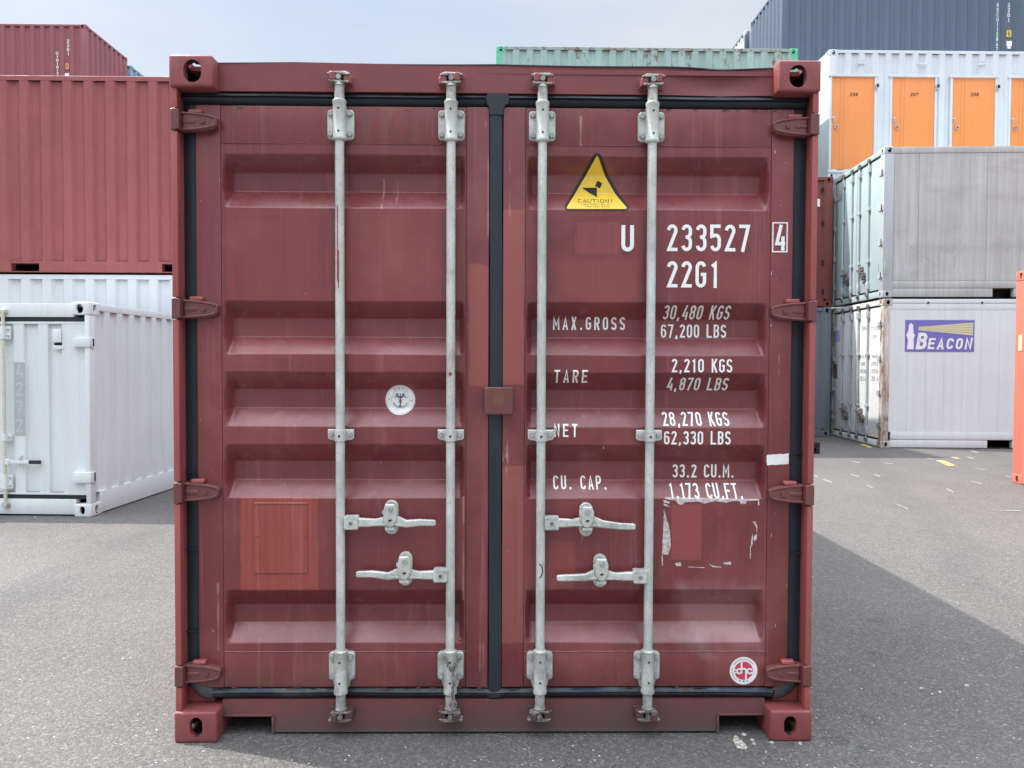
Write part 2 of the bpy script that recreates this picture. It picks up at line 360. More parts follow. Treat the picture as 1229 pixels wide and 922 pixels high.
# ------------------------------------------------------------------ stroke lettering
def arcp(cx, cy, rx, ry, a0, a1, n=7):
    return [(cx+rx*math.cos(R(a0+(a1-a0)*k/n)), cy+ry*math.sin(R(a0+(a1-a0)*k/n))) for k in range(n+1)]
def glyph(ch, w=.48, t=.13):
    L_, R__, B, T = t/2, w-t/2, t/2, 1-t/2; cx = w/2; rx = (R__-L_)/2; ry = min(rx, .2)
    A = arcp
    def stad(b=B, tp=T): return (A(cx, tp-ry, rx, ry, 0, 180)+A(cx, b+ry, rx, ry, 180, 360), True)
    o = lambda *p: (list(p), False)
    mid = .53
    g = {
     '0': [stad()], 'O': [stad()],
     '1': [o((cx-.11, T-.13), (cx+.04, T-.02), (cx+.04, 0))],
     '2': [(A(cx, T-ry, rx, ry, 175, -10)+[(L_+.02, B), (w, B)], False)],
     '3': [(A(cx, T-ry, rx, ry, 170, 0)+A(cx, mid+ry*.9, rx*.98, ry*.9, 0, -90)+[(cx-.05, mid)], False), (A(cx, mid-.01-ry, rx, ry, 90, 0)+A(cx, B+ry, rx, ry, 0, -170), False)],
     '4': [o((w, .27), (L_, .27), (cx+.04, 1)), o((R__-.03, .55), (R__-.03, 0))],
     '5': [([(w-.02, T), (L_, T), (L_, .56)]+A(cx, .60-ry, rx, ry, 120, 0)+A(cx, B+ry, rx, ry, 0, -170), False)],
     '6': [(A(cx, T-ry, rx, ry, 10, 180)+A(cx, B+ry, rx, ry, 180, 360)+A(cx, .58-ry, rx, ry, 0, 150), False)],
     '7': [o((0, T), (R__, T), (cx-.08, 0))],
     '8': [stad(mid-t*.0, T), stad(B, mid)],
     '9': [(A(cx, B+ry, rx, ry, 190, 360)+A(cx, T-ry, rx, ry, 0, 180)+A(cx, .42+ry, rx, ry, 180, 330), False)],
     'U': [([(L_, 1)]+A(cx, B+ry, rx, ry, 180, 360)+[(R__, 1)], False)],
     'G': [(A(cx, T-ry, rx, ry, 10, 180)+A(cx, B+ry, rx, ry, 180, 360)+[(R__, .5), (cx, .5)], False)],
     'C': [(A(cx, T-ry, rx, ry, -5, 180)+A(cx, B+ry, rx, ry, 180, 365), False)],
     'c': [(A(cx, .66-ry, rx, ry, 30, 180)+A(cx, B+ry, rx, ry, 180, 330), False)],
     'M': [o((L_, 0), (L_, 1-t*.3), (cx, .35), (R__, 1-t*.3), (R__, 0))],
     'W': [o((L_, 1), (cx-.1, B), (cx, .7), (cx+.1, B), (R__, 1))],
     'A': [o((L_-.02, 0), (cx, T), (R__+.02, 0)), o((L_+.07, .28), (R__-.07, .28))],
     'X': [o((L_, 0), (R__, 1)), o((L_, 1), (R__, 0))],
     'R': [([(L_, 0), (L_, T), (cx, T)]+A(cx, T-ry, rx, ry, 80, 0)+A(cx, .48+ry, rx, ry, 0, -90)+[(L_, .48)], False), o((cx, .48), (R__+.02, 0))],
     'P': [([(L_, 0), (L_, T), (cx, T)]+A(cx, T-ry, rx, ry, 80, 0)+A(cx, .45+ry, rx, ry, 0, -90)+[(L_, .45)], False)],
     'B': [([(L_, 0), (L_, T), (cx, T)]+A(cx, T-ry, rx*.95, ry, 80, 0)+A(cx, mid+ry, rx*.95, ry, 0, -90)+[(L_, mid)], False), (A(cx, mid-ry, rx, ry, 80, 0)+A(cx, B+ry, rx, ry, 0, -90)+[(L_, B)], False)],
     'D': [([(L_, B), (L_, T), (cx, T)]+A(cx, T-ry, rx, ry, 80, 0)+A(cx, B+ry, rx, ry, 0, -90), True)],
     'S': [(A(cx, T-ry, rx, ry, 5, 180)+A(cx, .52+ry*.9, rx, ry*.9, 180, 250)+A(cx, .48-ry*.9, rx, ry*.9, 70, 0)+A(cx, B+ry, rx, ry, 0, -175), False)],
     'T': [o((0, T), (w, T)), o((cx, T), (cx, 0))],
     'E': [o((w, T), (L_, T), (L_, B), (w, B)), o((L_, .52), (w-.06, .52))],
     'F': [o((w, T), (L_, T), (L_, 0)), o((L_, .5), (w-.06, .5))],
     'L': [o((L_, 1), (L_, B), (w, B))],
     'K': [o((L_, 0), (L_, 1)), o((R__, 1), (L_+.03, .42)), o((L_+.1, .56), (R__+.02, 0))],
     'N': [o((L_, 0), (L_, 1-t*.4), (R__, t*.4), (R__, 1))],
     'H': [o((L_, 0), (L_, 1)), o((R__, 0), (R__, 1)), o((L_, .5), (R__, .5))],
     'I': [o((cx, 0), (cx, 1))], 'Y': [o((0, 1), (cx, .45), (w, 1)), o((cx, .45), (cx, 0))],
     'Z': [o((0, T), (R__, T), (L_, B), (w, B))], '!': [o((cx, 1), (cx, .3)), o((cx, .16), (cx, 0))],
     'h': [o((L_, 0), (L_, 1)), ([(L_, .55)]+A(cx, .64-ry, rx, ry, 120, 0)+[(R__, 0)], False)],
     '.': [o((cx, 0), (cx, t*1.1))], ',': [o((cx+.02, t*1.1), (cx-.04, -t*.7))], ' ': [], '-': [o((0, .5), (w, .5))],
    }
    return g.get(ch, [])
def adv(ch, w): return {' ': w*.75, '.': w*.55, ',': w*.55, 'I': w*.5, 'M': w*1.22, '1': w*.86, 'W': w*1.2}.get(ch, w)
def ribbon(g, pts, closed, t, place, off, step):
    P = [Vector(p) for p in pts]; Q = [P[0]]
    for p in P[1:]:
        if (p-Q[-1]).length > 1e-4: Q.append(p)
    if closed and (Q[0]-Q[-1]).length < 1e-4: Q.pop()
    n = len(Q); nor = []
    for k in range(n):
        a = Q[k-1] if (k > 0 or closed) else None; b = Q[(k+1) % n] if (k < n-1 or closed) else None
        d1 = (Q[k]-a).normalized() if a is not None else None; d2 = (b-Q[k]).normalized() if b is not None else None
        if d1 is None: d1 = d2
        if d2 is None: d2 = d1
        n1 = Vector((-d1.y, d1.x)); n2 = Vector((-d2.y, d2.x)); m = n1+n2
        m = n1 if m.length < .2 else m.normalized()
        nor.append(m/max(.5, m.dot(n1)))
    segs = range(n if closed else n-1); prev = None
    for k in segs:
        a, b = Q[k], Q[(k+1) % n]; na, nb = nor[k], nor[(k+1) % n]
        m = max(1, int((b-a).length/step))
        for j in range(m+1):
            if j == 0 and prev: continue
            f = j/m; c = a.lerp(b, f); nn = na.lerp(nb, f)*t/2
            cur = (g.pt(*place(c.x+nn.x, c.y+nn.y, off)), g.pt(*place(c.x-nn.x, c.y-nn.y, off)))
            if prev: g.f.append([prev[0], cur[0], cur[1], prev[1]])
            prev = cur
def text_units(txt, w=.48, gap=.16):
    x = 0; out = []
    for ch in txt:
        a = adv(ch, w); out.append((ch, x, a)); x += a+gap
    return out, x-gap
def lettering(g, txt, place, aspect, w=.48, t=.13, gap=.16, step=.12, serif=False, slant=0.):
    """place(u,v,off): u 0..1 across the string, v 0..1 up the capitals; aspect = string width / cap height"""
    lay, tot = text_units(txt, w, gap); k = tot
    for ch, x, a in lay:
        gl = glyph(ch, a if ch not in ' .,' else a, t)
        for i, (pts, cl) in enumerate(gl):
            if t > 0: ribbon(g, [((x+p[0]+slant*p[1])*aspect/k, p[1]) for p in pts], cl, t*min(1, max(.7, aspect/k)),
                   lambda u, v, off: place(u/aspect, v, off), .0004*i, step)
            if serif and not cl and ch not in 'CGOS!':
                for q in (pts[0], pts[-1]):
                    if q[1] < .06 or q[1] > .9:
                        zz = 0.02 if q[1] < .5 else .98
                        ribbon(g, [((x+q[0]-.12+slant*zz)*aspect/k, zz), ((x+q[0]+.12+slant*zz)*aspect/k, zz)], False, .05, lambda u, v, off: place(u/aspect, v, off), .0006, 1)

# ------------------------------------------------------------------ shared corner castings (hollow, with real holes)
def solid(verts_faces):
    me = bpy.data.meshes.new('tmp'); me.from_pydata(verts_faces.v, [], verts_faces.f)
    bm = bmesh.new(); bm.from_mesh(me); bmesh.ops.remove_doubles(bm, verts=bm.verts, dist=1e-6); bmesh.ops.recalc_face_normals(bm, faces=bm.faces)
    bm.to_mesh(me); bm.free(); return me
def make_casting(w_, h_, cx_):
    """bottom casting; outer corner at origin, extends +x 0..0.162, +y 0..0.178, +z 0..0.118; holes in faces y=0, x=0, z=0"""
    X, Y, Z, T = .162, .178, .118, .024
    body = G().box(0, X, 0, Y, 0, Z)
    me = solid(body); bm = bmesh.new(); bm.from_mesh(me)
    bmesh.ops.bevel(bm, geom=[e for e in bm.edges if min(v.co.x for v in e.verts) < .001 or min(v.co.y for v in e.verts) < .001 or min(v.co.z for v in e.verts) < .001], offset=.009, segments=3, affect='EDGES', profile=.5)
    bm.to_mesh(me); bm.free()
    o = bpy.data.objects.new('t', me); C.objects.link(o); tmp = [o]
    def cut(g):
        c = bpy.data.objects.new('c', solid(g)); C.objects.link(c); tmp.append(c)
        m = o.modifiers.new('b', 'BOOLEAN'); m.operation = 'DIFFERENCE'; m.object = c; m.solver = 'EXACT'
    cut(G().box(T, X-T*.8, T, Y-T*.8, T, Z-T*.8))
    cut(G().prism(stadium(cx_, .061, w_, h_), -.02, T+.01))
    cut(G(lambda x, y, z: (y, x, z)).prism(stadium(.094, .058, .050, .078), -.02, T+.01))
    cut(G(lambda x, y, z: (x, z, y)).prism(stadium(.081, .089, .060, .112), -.02, T+.01))
    dg = bpy.context.evaluated_depsgraph_get()
    out = bpy.data.meshes.new_from_object(o.evaluated_get(dg))
    for t in tmp: bpy.data.objects.remove(t)
    for p in out.polygons:
        c = p.center
        if T*.7 < c.x < X-T*.6 and T*.7 < c.y < Y-T*.6 and T*.7 < c.z < Z-T*.6: p.material_index = 1
    return out
CASTV = {}
_cb, _ct = make_casting(.048, .075, .084), make_casting(.066, .084, .088)
for sx in (1, -1):
    for sy in (1, -1):
        for sz in (1, -1):
            m = (_cb if sz > 0 else _ct).copy(); bm = bmesh.new(); bm.from_mesh(m)
            for v in bm.verts: v.co = Vector((v.co.x*sx, v.co.y*sy, v.co.z*sz))
            if sx*sy*sz < 0: bmesh.ops.reverse_faces(bm, faces=bm.faces)
            bm.to_mesh(m); bm.free()
            for p in m.polygons: p.use_smooth = True
            m.set_sharp_from_angle(angle=R(30))
            CASTV[sx, sy, sz] = m
_cm = {}
def castings(t, X, Y, Z, mat, off=(0, 0), only=None):
    for sx in (1, -1):
        for sy in (1, -1):
            for sz in (1, -1):
                if only and not only(sx, sy, sz): continue
                k = (sx, sy, sz, mat.name)
                if k not in _cm:
                    m = CASTV[sx, sy, sz].copy(); mi = [p.material_index for p in m.polygons]; m.materials.clear(); m.materials.append(mat); m.materials.append(M['cavity']); m.polygons.foreach_set('material_index', mi); _cm[k] = m
                link('corner_casting', _cm[k], t, (off[0]+(0 if sx > 0 else X), off[1]+(0 if sy > 0 else Y), 0 if sz > 0 else Z))

def face_map(f, X, Y, off=(0, 0)):
    ox, oy = off
    return {'front': lambda u, d, z: (ox+u, oy+d, z), 'back': lambda u, d, z: (ox+X-u, oy+Y-d, z),
            'right': lambda u, d, z: (ox+X-d, oy+u, z), 'left': lambda u, d, z: (ox+d, oy+Y-u, z)}[f]
def corr_profile(u0, u1, pitch=.278, dep=.036, flat_=.105, slope=.040, d0=.006):
    n = max(1, round((u1-u0)/pitch)); p = (u1-u0)/n; k = p/.278
    a, b = flat_*k, slope*k; pts = [(u0, d0)]
    u = u0
    for i in range(n):
        rem = p-a-2*b
        for uu, dd in ((u+a/2, d0), (u+a/2+b, d0+dep), (u+a/2+b+rem, d0+dep), (u+a/2+2*b+rem, d0)): pts.append((uu, dd))
        u += p
    pts.append((u1, d0)); return pts
def corr_wall(t, FM, u0, u1, z0, z1, mat, name='corrugated_wall', **k):
    pr = corr_profile(u0, u1, **k); g = G(FM)
    zs = (z0, z1)
    idx = [[g.pt(u, d, z) for z in zs] for u, d in pr]
    for a, b in zip(idx, idx[1:]): g.f.append([a[0], b[0], b[1], a[1]])
    md = max(d for _, d in pr)
    for zi, z in enumerate(zs):                      # ledges where the hollows meet the rails
        for (a, b), ia, ib in zip(zip(pr, pr[1:]), idx, idx[1:]):
            if a[1] > .01 or b[1] > .01:
                c1 = g.pt(a[0], .004, z); c2 = g.pt(b[0], .004, z); g.f.append([ia[zi], ib[zi], c2, c1])
    return g.build(name, mat, t, normals=False)
def shell(t, X, Y, Z, mat, frame=None, cast=None, faces=None, pockets=None, off=(0, 0), post=.12, tr=.062, br=.155, only=None, roof=None, wallname='corrugated_wall'):
    frame = frame or mat; cast = cast or frame
    faces = faces or {}; pockets = pockets or {}
    for f in ('front', 'right', 'back', 'left'):
        st = faces.get(f, 'corr'); 
        if st is None: continue
        FM = face_map(f, X, Y, off); Lf = X if f in ('front', 'back') else Y
        g = G(FM)
        g.box(.165, Lf-.165, .004, .06, Z-.008-tr, Z-.008)
        g.build('top_rail', frame, t, bevel=.003, seg=1)
        g = G(FM); ps = sorted(pockets.get(f, [])); x = .165
        for a, b in ps:
            g.box(x, a, .004, .10, .012, br); g.box(a, b, .0045, .0995, br-.03, br-.0005); g.box(a, b, .0045, .0995, .0125, .022); x = b
        g.box(x, Lf-.165, .004, .10, .012, br)
        g.build('bottom_rail', frame, t, bevel=.002, seg=1)
        for a, b in ps:
            p = G(FM); p.quad((a, .1, .022), (a, .9, .022), (a, .9, br-.03), (a, .1, br-.03)); p.quad((b, .1, .022), (b, .1, br-.03), (b, .9, br-.03), (b, .9, .022))
            p.quad((a, .1, br-.03), (a, .9, br-.03), (b, .9, br-.03), (b, .1, br-.03)); p.quad((a, .9, .022), (b, .9, .022), (b, .9, br-.03), (a, .9, br-.03)); p.quad((a, .1, .022), (b, .1, .022), (b, .9, .022), (a, .9, .022))
            p.build('fork_pocket', M['dark'], t)
        if st == 'corr': corr_wall(t, FM, post, Lf-post, br, Z-.008-tr, mat, wallname)
        elif st == 'flat': G(FM).box(post, Lf-post, .008, .05, br, Z-.008-tr).build('side_wall', mat, t)
    for i, (sx, sy) in enumerate(((0, 0), (1, 0), (1, 1), (0, 1))):
        fr = faces.get('front', 'corr') is None and sy == 0
        if fr: continue
        x0 = off[0]+(.003 if not sx else X-.003-post); y0 = off[1]+(.003 if not sy else Y-.003-post)
        G().box(x0, x0+post, y0, y0+post, .118, Z-.118).build('corner_post', frame, t, bevel=.008)
    g = G().box(off[0]+.06, off[0]+X-.06, off[1]+.06, off[1]+Y-.06, Z-.04, Z-.022); g.build('roof', roof or mat, t)
    G().box(off[0]+.1, off[0]+X-.1, off[1]+.1, off[1]+Y-.1, .16, .19).build('floor', M['wood'], t)
    castings(t, X, Y, Z, cast, off, only)

# ================================================================== GROUND
def asphalt():
    s = NT('asphalt')
    big = s.noise(.16, detail=5); mid = s.noise(1.1, (1, .6, 1), detail=7, rough=.62, off=(4, 2, 0))
    c = s.mix(s.rng(big, .3, .7), (.076, .069, .064), (.102, .092, .085))
    c = s.mix(s.rng(mid, .38, .68, 0, .55), c, (.064, .061, .059))
    c = s.mix(s.rng(s.noise(.7, (.25, 1.6, 1), detail=6, rough=.6, off=(1, 8, 0)), .5, .72, 0, .35), c, (.055, .053, .052))
    v = s.n('ShaderNodeTexVoronoi'); v.inputs['Scale'].default_value = 105; s.l(s.co, v.inputs['Vector'])
    agg = s.n('ShaderNodeSeparateColor'); s.l(v.outputs['Color'], agg.inputs[0])
    c = s.mix(s.rng(agg.outputs[0], .1, 1, 0, .60), c, s.mix(agg.outputs[1], (.036, .034, .033), (.235, .222, .21)))
    fine = s.noise(260, detail=2)
    c = s.mix(s.rng(fine, .58, .7, 0, .5), c, (.33, .315, .30))
    c = s.mix(s.rng(s.noise(38, detail=3, off=(3, 3, 3)), .60, .7, 0, .6), c, (.035, .034, .035))
    w1 = s.rng(s.noise(12, detail=5, rough=.7, off=(6, 1, 2)), .70, .74, 0, .55)
    c = s.mix(w1, c, (.42, .41, .39))
    X_, Y_, _z = s.sep()[:3]
    tw = s.n('ShaderNodeTexNoise'); tw.inputs['Scale'].default_value = .35; s.l(s.co, tw.inputs['Vector'])
    for ax, off_, ang in ((0, 2.3, .35), (0, 4.1, .35), (0, -2.6, -.12), (0, -4.2, -.12), (0, 3.1, 1.3)):
        q = s.math('ADD', s.math('MULTIPLY', X_, math.cos(ang)), s.math('MULTIPLY', Y_, -math.sin(ang)))
        q = s.math('ABSOLUTE', s.math('SUBTRACT', s.math('ADD', q, s.math('MULTIPLY', tw.outputs[0], .8)), off_+.4))
        c = s.mix(s.math('MULTIPLY', s.rng(q, .26, .10, 0, 1), s.rng(s.noise(3.2, (1, .4, 1), detail=7, rough=.65, off=(off_, 0, 0)), .35, .7, .05, .34)), c, (.045, .043, .043))
    oil = s.rng(s.noise(1.7, detail=3, off=(11, 5, 0)), .70, .78, 0, .5)
    c = s.mix(oil, c, (.04, .038, .038))
    v2 = s.n('ShaderNodeTexVoronoi'); v2.feature = 'DISTANCE_TO_EDGE'; v2.inputs['Scale'].default_value = .30
    mp_ = s.n('ShaderNodeVectorMath'); mp_.operation = 'ADD'; nv = s.n('ShaderNodeTexNoise'); nv.inputs['Scale'].default_value = 2.2; nv.inputs['Detail'].default_value = 6
    s.l(s.co, nv.inputs['Vector']); s.l(s.co, mp_.inputs[0]); s.l(nv.outputs['Color'], mp_.inputs[1]); s.l(mp_.outputs[0], v2.inputs['Vector'])
    crk = s.math('MULTIPLY', s.rng(v2.outputs[0], .0006, .0022, 1, 0), s.rng(s.noise(.8, off=(2, 9, 1)), .50, .56, 0, .7))
    c = s.mix(crk, c, (.03, .03, .03))
    h = s.math('ADD', s.math('MULTIPLY', v.outputs['Distance'], -.8), s.math('MULTIPLY', fine, .4))
    s.bump(h, .004, .8)
    return s.fin(c, s.rng(mid, .3, .7, .72, .92))
M['asphalt'] = asphalt()
g = G(); n = 24
for i in range(n):
    for j in range(n):
        a = -300+600*i/n; b = -300+600*j/n; q = 600/n
        g.quad((a, b, 0), (a+q, b, 0), (a+q, b+q, 0), (a, b+q, 0))
gr = g.build('asphalt_ground', M['asphalt']); gr['kind'] = 'structure'

def worn(name, col, amt=.5, sc=60):
    s = NT(name)
    return s.fin(s.mix(s.rng(s.noise(sc, detail=6, rough=.7), amt-.08, amt+.08), col, (.12, .115, .11)), .8)
M['yellow_mark'] = worn('worn_yellow_paint', (.50, .38, .10), .55, 25)
M['white_mark'] = worn('worn_white_paint', (.29, .28, .27), .53, 22)
M['chalk'] = worn('dried_white_splash', (.58, .55, .46), .52, 70)
def mark(name, pts, mat, z=.004):
    P = [ground(*p) for p in pts]; g = G(); g.f.append([g.pt(p.x, p.y, z) for p in P]); o = g.build(name, mat, None, smooth=False); o['kind'] = 'structure'
for pts in ([(1123, 553), (1133, 553), (1147, 559), (1139, 560)], [(1031, 533), (1037, 533), (1047, 537), (1043, 538)], [(1141, 549), (1146, 549), (1154, 551), (1148, 551)]):
    mark('yellow_ground_marking', pts, M['yellow_mark'])
for x, y, dx, dy, wd in ((1164, 541.5, 11, 2.2, 3), (1159, 549, 10, 1.5, 3), (1020, 570, 12, 2.5, 2.2), (1048, 570, 9, 2, 2), (987, 576, 12, 3, 2), (1005, 573, 9, -3, 1.5), (1073, 605, 17, 6, 1.6),
                         (1190, 613, 36, .5, 1.6), (1165, 578, 14, 3, 2), (1135, 587, 10, 4, 2), (1170, 563, 13, 1, 1.6), (1060, 556, 12, 1, 1.4), (1040, 583, 8, 3, 1.8), (1205, 572, 14, 2, 2), (1022, 554, 10, 2, 1.4), (1110, 551, 10, .5, 1.3), (976, 571, 6, 2, 2)):
    mark('white_ground_marking', [(x, y), (x+wd, y-.4), (x+dx, y+dy-.3), (x+dx-wd*.6, y+dy+.6)], M['white_mark'])
bl = []
for k in range(22):
    a = 2*math.pi*k/22; r = 1+.12*math.sin(3*a)+.1*random.uniform(-1, 1)
    bl.append((888+6.5*r*math.cos(a)+5.5*math.sin(a), 894+8.5*r*math.sin(a)))
mark('dried_splash_stain', bl, M['chalk'])
# scattered light chips of stone
g = G()
def chip(x, y, r):
    b = []; n = 5; h = r*random.uniform(.4, .8)
    for k in range(n):
        a = 2*math.pi*k/n+random.uniform(-.4, .4); q = r*random.uniform(.6, 1.3); b.append((x+q*math.cos(a), y+q*math.sin(a)))
    lo = [g.pt(p[0], p[1], .001) for p in b]; hi = [g.pt(x+(p[0]-x)*.6, y+(p[1]-y)*.6, h) for p in b]
    g.f.append(hi)
    for k in range(n): g.f.append([lo[k], lo[(k+1) % n], hi[(k+1) % n], hi[k]])
for k in range(900):
    p = ground(random.uniform(-20, 1250), 560+370*random.random()**.7)
    if abs(p.x) < 1.26 and p.y > -.02: continue
    chip(p.x, p.y, random.choice((.0025, .003, .0035, .005)))
for px, py in ((148, 792), (157, 790), (1105, 827), (1119, 834), (1128, 831), (1160, 823), (893, 882), (903, 889), (905, 893), (926, 892), (960, 893), (42, 621)):
    p = ground(px, py); chip(p.x, p.y, .009)
o = g.build('stone_chips', flat('pale_stone', (.42, .41, .39), .8, .25, 80), None, smooth=False); o['kind'] = 'stuff'
o['label'] = 'pale stone chips scattered over the asphalt'; 

# ================================================================== THE MAROON CONTAINER
DY = .065; PY = .0675; DEP = .060
main = thing('shipping_container', 'maroon container filling the foreground with closed double doors, four galvanised lock rods and white lettering', 'shipping container')
shell(main, 2.438, 6.058, 2.591, M['maroon'], M['maroon'], M['mcast'], faces={'front': None}, off=(-1.219, 0), post=.12)
# corner posts of the door frame: deep jamb + thin front lip broken by the hinge lugs
HZ = {-1: [at(232, y, .04).z for y in (146, 371, 590.5, 808.5)], 1: [at(955, y, .04).z for y in (152, 374, 593, 808)]}
for sx in (-1, 1):
    g = G(lambda x, y, z: (x*sx, y, z))
    g.box(1.20, 1.216, .045, .16, .118, 2.473); g.box(1.10, 1.1995, .097, .16, .118, 2.473)
    cuts = [.118]
    for h in sorted(HZ[sx]): cuts += [h-.043, h+.043]
    cuts.append(2.473)
    for a, b in zip(cuts[::2], cuts[1::2]):
        g.box(1.194, 1.2165, .012, .0449, a, b)
    g.build('corner_post', M['mlip'], main, bevel=.003)
# backing behind the gaskets
G().box(-1.195, 1.195, .128, .15, .13, 2.50).build('door_frame', M['dark'], main)
# header with a pushed-in dent
dx_, dz_ = at(865, 97, .06).x, at(865, 97, .06).z
def hdr(x, z):
    r = ((x-dx_)/.16)**2+((z-dz_)/.07)**2; k = math.exp(-((x-dx_)/.022)**2)
    return .060+.018*math.exp(-r)+.004*k*(1 if z < dz_ else 0)+.003*math.sin(x*3.1+z*5)
xs = [-1.057+2.114*i/84 for i in range(85)]
g = G(); zt = 2.588
top = lambda x: zt-.004*abs(math.sin(x*4.1))-.010*math.exp(-((x-dx_)/.13)**2)
zz = [0, .15, .3, .45, .6, .75, .9, 1]
idx = [[g.pt(x, hdr(x, 2.478+(zt-2.478)*k), 2.478+(top(x)-2.478)*k) for k in zz] for x in xs]
for a, b in zip(idx, idx[1:]):
    for k in range(len(zz)-1): g.f.append([a[k], b[k], b[k+1], a[k+1]])
for a, b, x0, x1 in zip(idx, idx[1:], xs, xs[1:]):
    g.f.append([a[-1], b[-1], g.pt(x1, .16, zt-.012), g.pt(x0, .16, zt-.012)])
    g.f.append([b[0], a[0], g.pt(x0, .115, 2.478), g.pt(x1, .115, 2.478)])
g.build('door_header', M['maroon'], main)
g = G()
for a, b in zip(xs, xs[1:]):
    g.quad((a, .058, top(a)-.001), (b, .058, top(b)-.001), (b, .075, top(b)+.0025), (a, .075, top(a)+.0025))
    g.quad((a, .0575, top(a)-.004), (b, .0575, top(b)-.004), (b, .058, top(b)-.001), (a, .058, top(a)-.001))
g.build('roof_edge_sealant', M['black'], main)
# sill with two fork pockets
zs_ = .138; pz = .073
poly = [(-1.057, .085), (-1.045, .085), (-1.045, pz), (-.862, pz), (-.862, .010), (.873, .010), (.873, pz), (1.048, pz), (1.048, .085), (1.057, .085), (1.057, zs_), (-1.057, zs_)]
g = G()
def sbox(a, b, c, d): g.box(a, b, .066, .12, c, d)
g.prism([(-1.057, pz), (-.870, pz), (-.864, pz-.004), (-.862, pz-.010), (-.862, .010), (.873, .010), (.873, pz-.010), (.875, pz-.004), (.881, pz), (1.057, pz), (1.057, zs_), (-1.057, zs_)], .066, .12)
g.build('door_sill', M['sill'], main, smooth=False)
g = G()
for a, b, s_ in ((-1.05, -.862, 1), (.873, 1.05, -1)):
    g.box(a, b, .058, .0655, pz+.001, pz+.010); q = b if s_ > 0 else a
    g.box(q-.0045, q+.0045, .058, .0655, .006, pz)
    g.box(a, b, .12, .60, pz+.003, pz+.010)
g.build('fork_pocket_lip', M['sill'], main, bevel=.002)
# gaskets
def tubeband(name, p0, p1, half, mat, y0=.062, bulge=.020, ragged=.003, parent=main, n=60, seed=0, flat_=False):
    """rubber strip from p0 to p1 (x,z), half width, bulging towards the viewer, with a groove"""
    rnd = random.Random(seed); p0, p1 = Vector(p0), Vector(p1); d = (p1-p0); t = Vector((-d.y, d.x)).normalized()
    prof = [(-1, .035), (-.98, .008), (-.7, -.1), (-.35, -.55), (-.05, -.8), (.12, -.45), (.3, -.9), (.65, -.7), (.93, -.15), (1, .008), (1.0, .035)]
    if flat_: prof = [(-1, .035), (-.98, .004), (-.9, -.35), (-.6, -.6), (0, -.75), (.6, -.65), (.9, -.35), (.98, .004), (1, .035)]
    g = G(); rows = []
    ph = rnd.uniform(0, 6)
    for i in range(n+1):
        c = p0+d*i/n; L_ = d.length*i/n
        wob = ragged*(math.sin(L_*5+ph)+.5*math.sin(L_*17+2*ph)); row = []
        for k, (u, v) in enumerate(prof):
            e = ragged*rnd.uniform(-.6, .9) if abs(u) > .9 else 0
            q = c+t*(u*half+wob*.5+e*(1 if u > 0 else -1)*.7)
            yy = y0+(v*bulge if v < 0 else (v if v < .02 else v)); row.append(g.pt(q.x, yy, q.y))
        rows.append(row)
    for a, b in zip(rows, rows[1:]):
        for k in range(len(prof)-1): g.f.append([a[k], b[k], b[k+1], a[k+1]])
    return g.build(name, mat, parent)
zg1, zg0 = 2.4545, .1600
gT = tubeband('door_gasket', (-1.195, zg1), (1.195, zg1), .0255, M['rubber'], y0=.080, seed=1, n=140, ragged=.0022)
gB = tubeband('door_gasket', (-1.10, zg0), (1.09, zg0), .0225, M['rubber_low'], y0=.078, seed=2, n=140, ragged=.0035)
g = G()   # bottom corner bends
for sx in (-1, 1):
    prev = None
    for k in range(9):
        a = R(90*k/8); cx, cz = 1.095, .235; ring = []
        for j in range(9):
            b = math.pi*j/8; r = .058+.0225*math.cos(b)+.0; ring.append(g.pt(sx*(cx+r*1.25*math.sin(a)), .080-.020*math.sin(b), cz-r*1.3*math.cos(a)))
        if prev:
            for j in range(8): g.f.append([prev[j], ring[j], ring[j+1], prev[j+1]])
        prev = ring
g.build('gasket_corner', M['rubber_low'], main, split=True)
gL = tubeband('door_gasket', (-1.174, .18), (-1.174, 2.45), .030, M['rubber'], y0=.093, bulge=.012, seed=3, ragged=.0014, n=100, flat_=True)
gR = tubeband('door_gasket', (1.176, .18), (1.176, 2.45), .030, M['rubber'], y0=.093, bulge=.012, seed=4, ragged=.0014, n=100, flat_=True)
gC = tubeband('door_gasket', (-.0015, .145), (-.0015, 2.46), .0265, M['rubber'], y0=.070, bulge=.012, seed=5, ragged=.0024, n=100, flat_=True)
g = G(); g.prism([(-.0285, 2.395), (.025, 2.395), (.027, 2.418), (.033, 2.432), (.044, 2.437), (.050, 2.458), (.044, 2.477), (-.036, 2.478), (-.043, 2.458), (-.038, 2.436), (-.032, 2.428), (-.0295, 2.412)], .0575, .082, .003)
g.build('gasket_patch', M['rubber'], main)
g = G()   # joints in the gasket
for z in (1.02, .72, .40): g.box(-1.206, -1.146, .076, .080, z, z+.006)
for z in (at(960, 545, .08).z, at(960, 665, .08).z): g.box(1.147, 1.207, .076, .080, z, z+.006)
g.build('gasket_joint', M['rubber'], main, split=True)

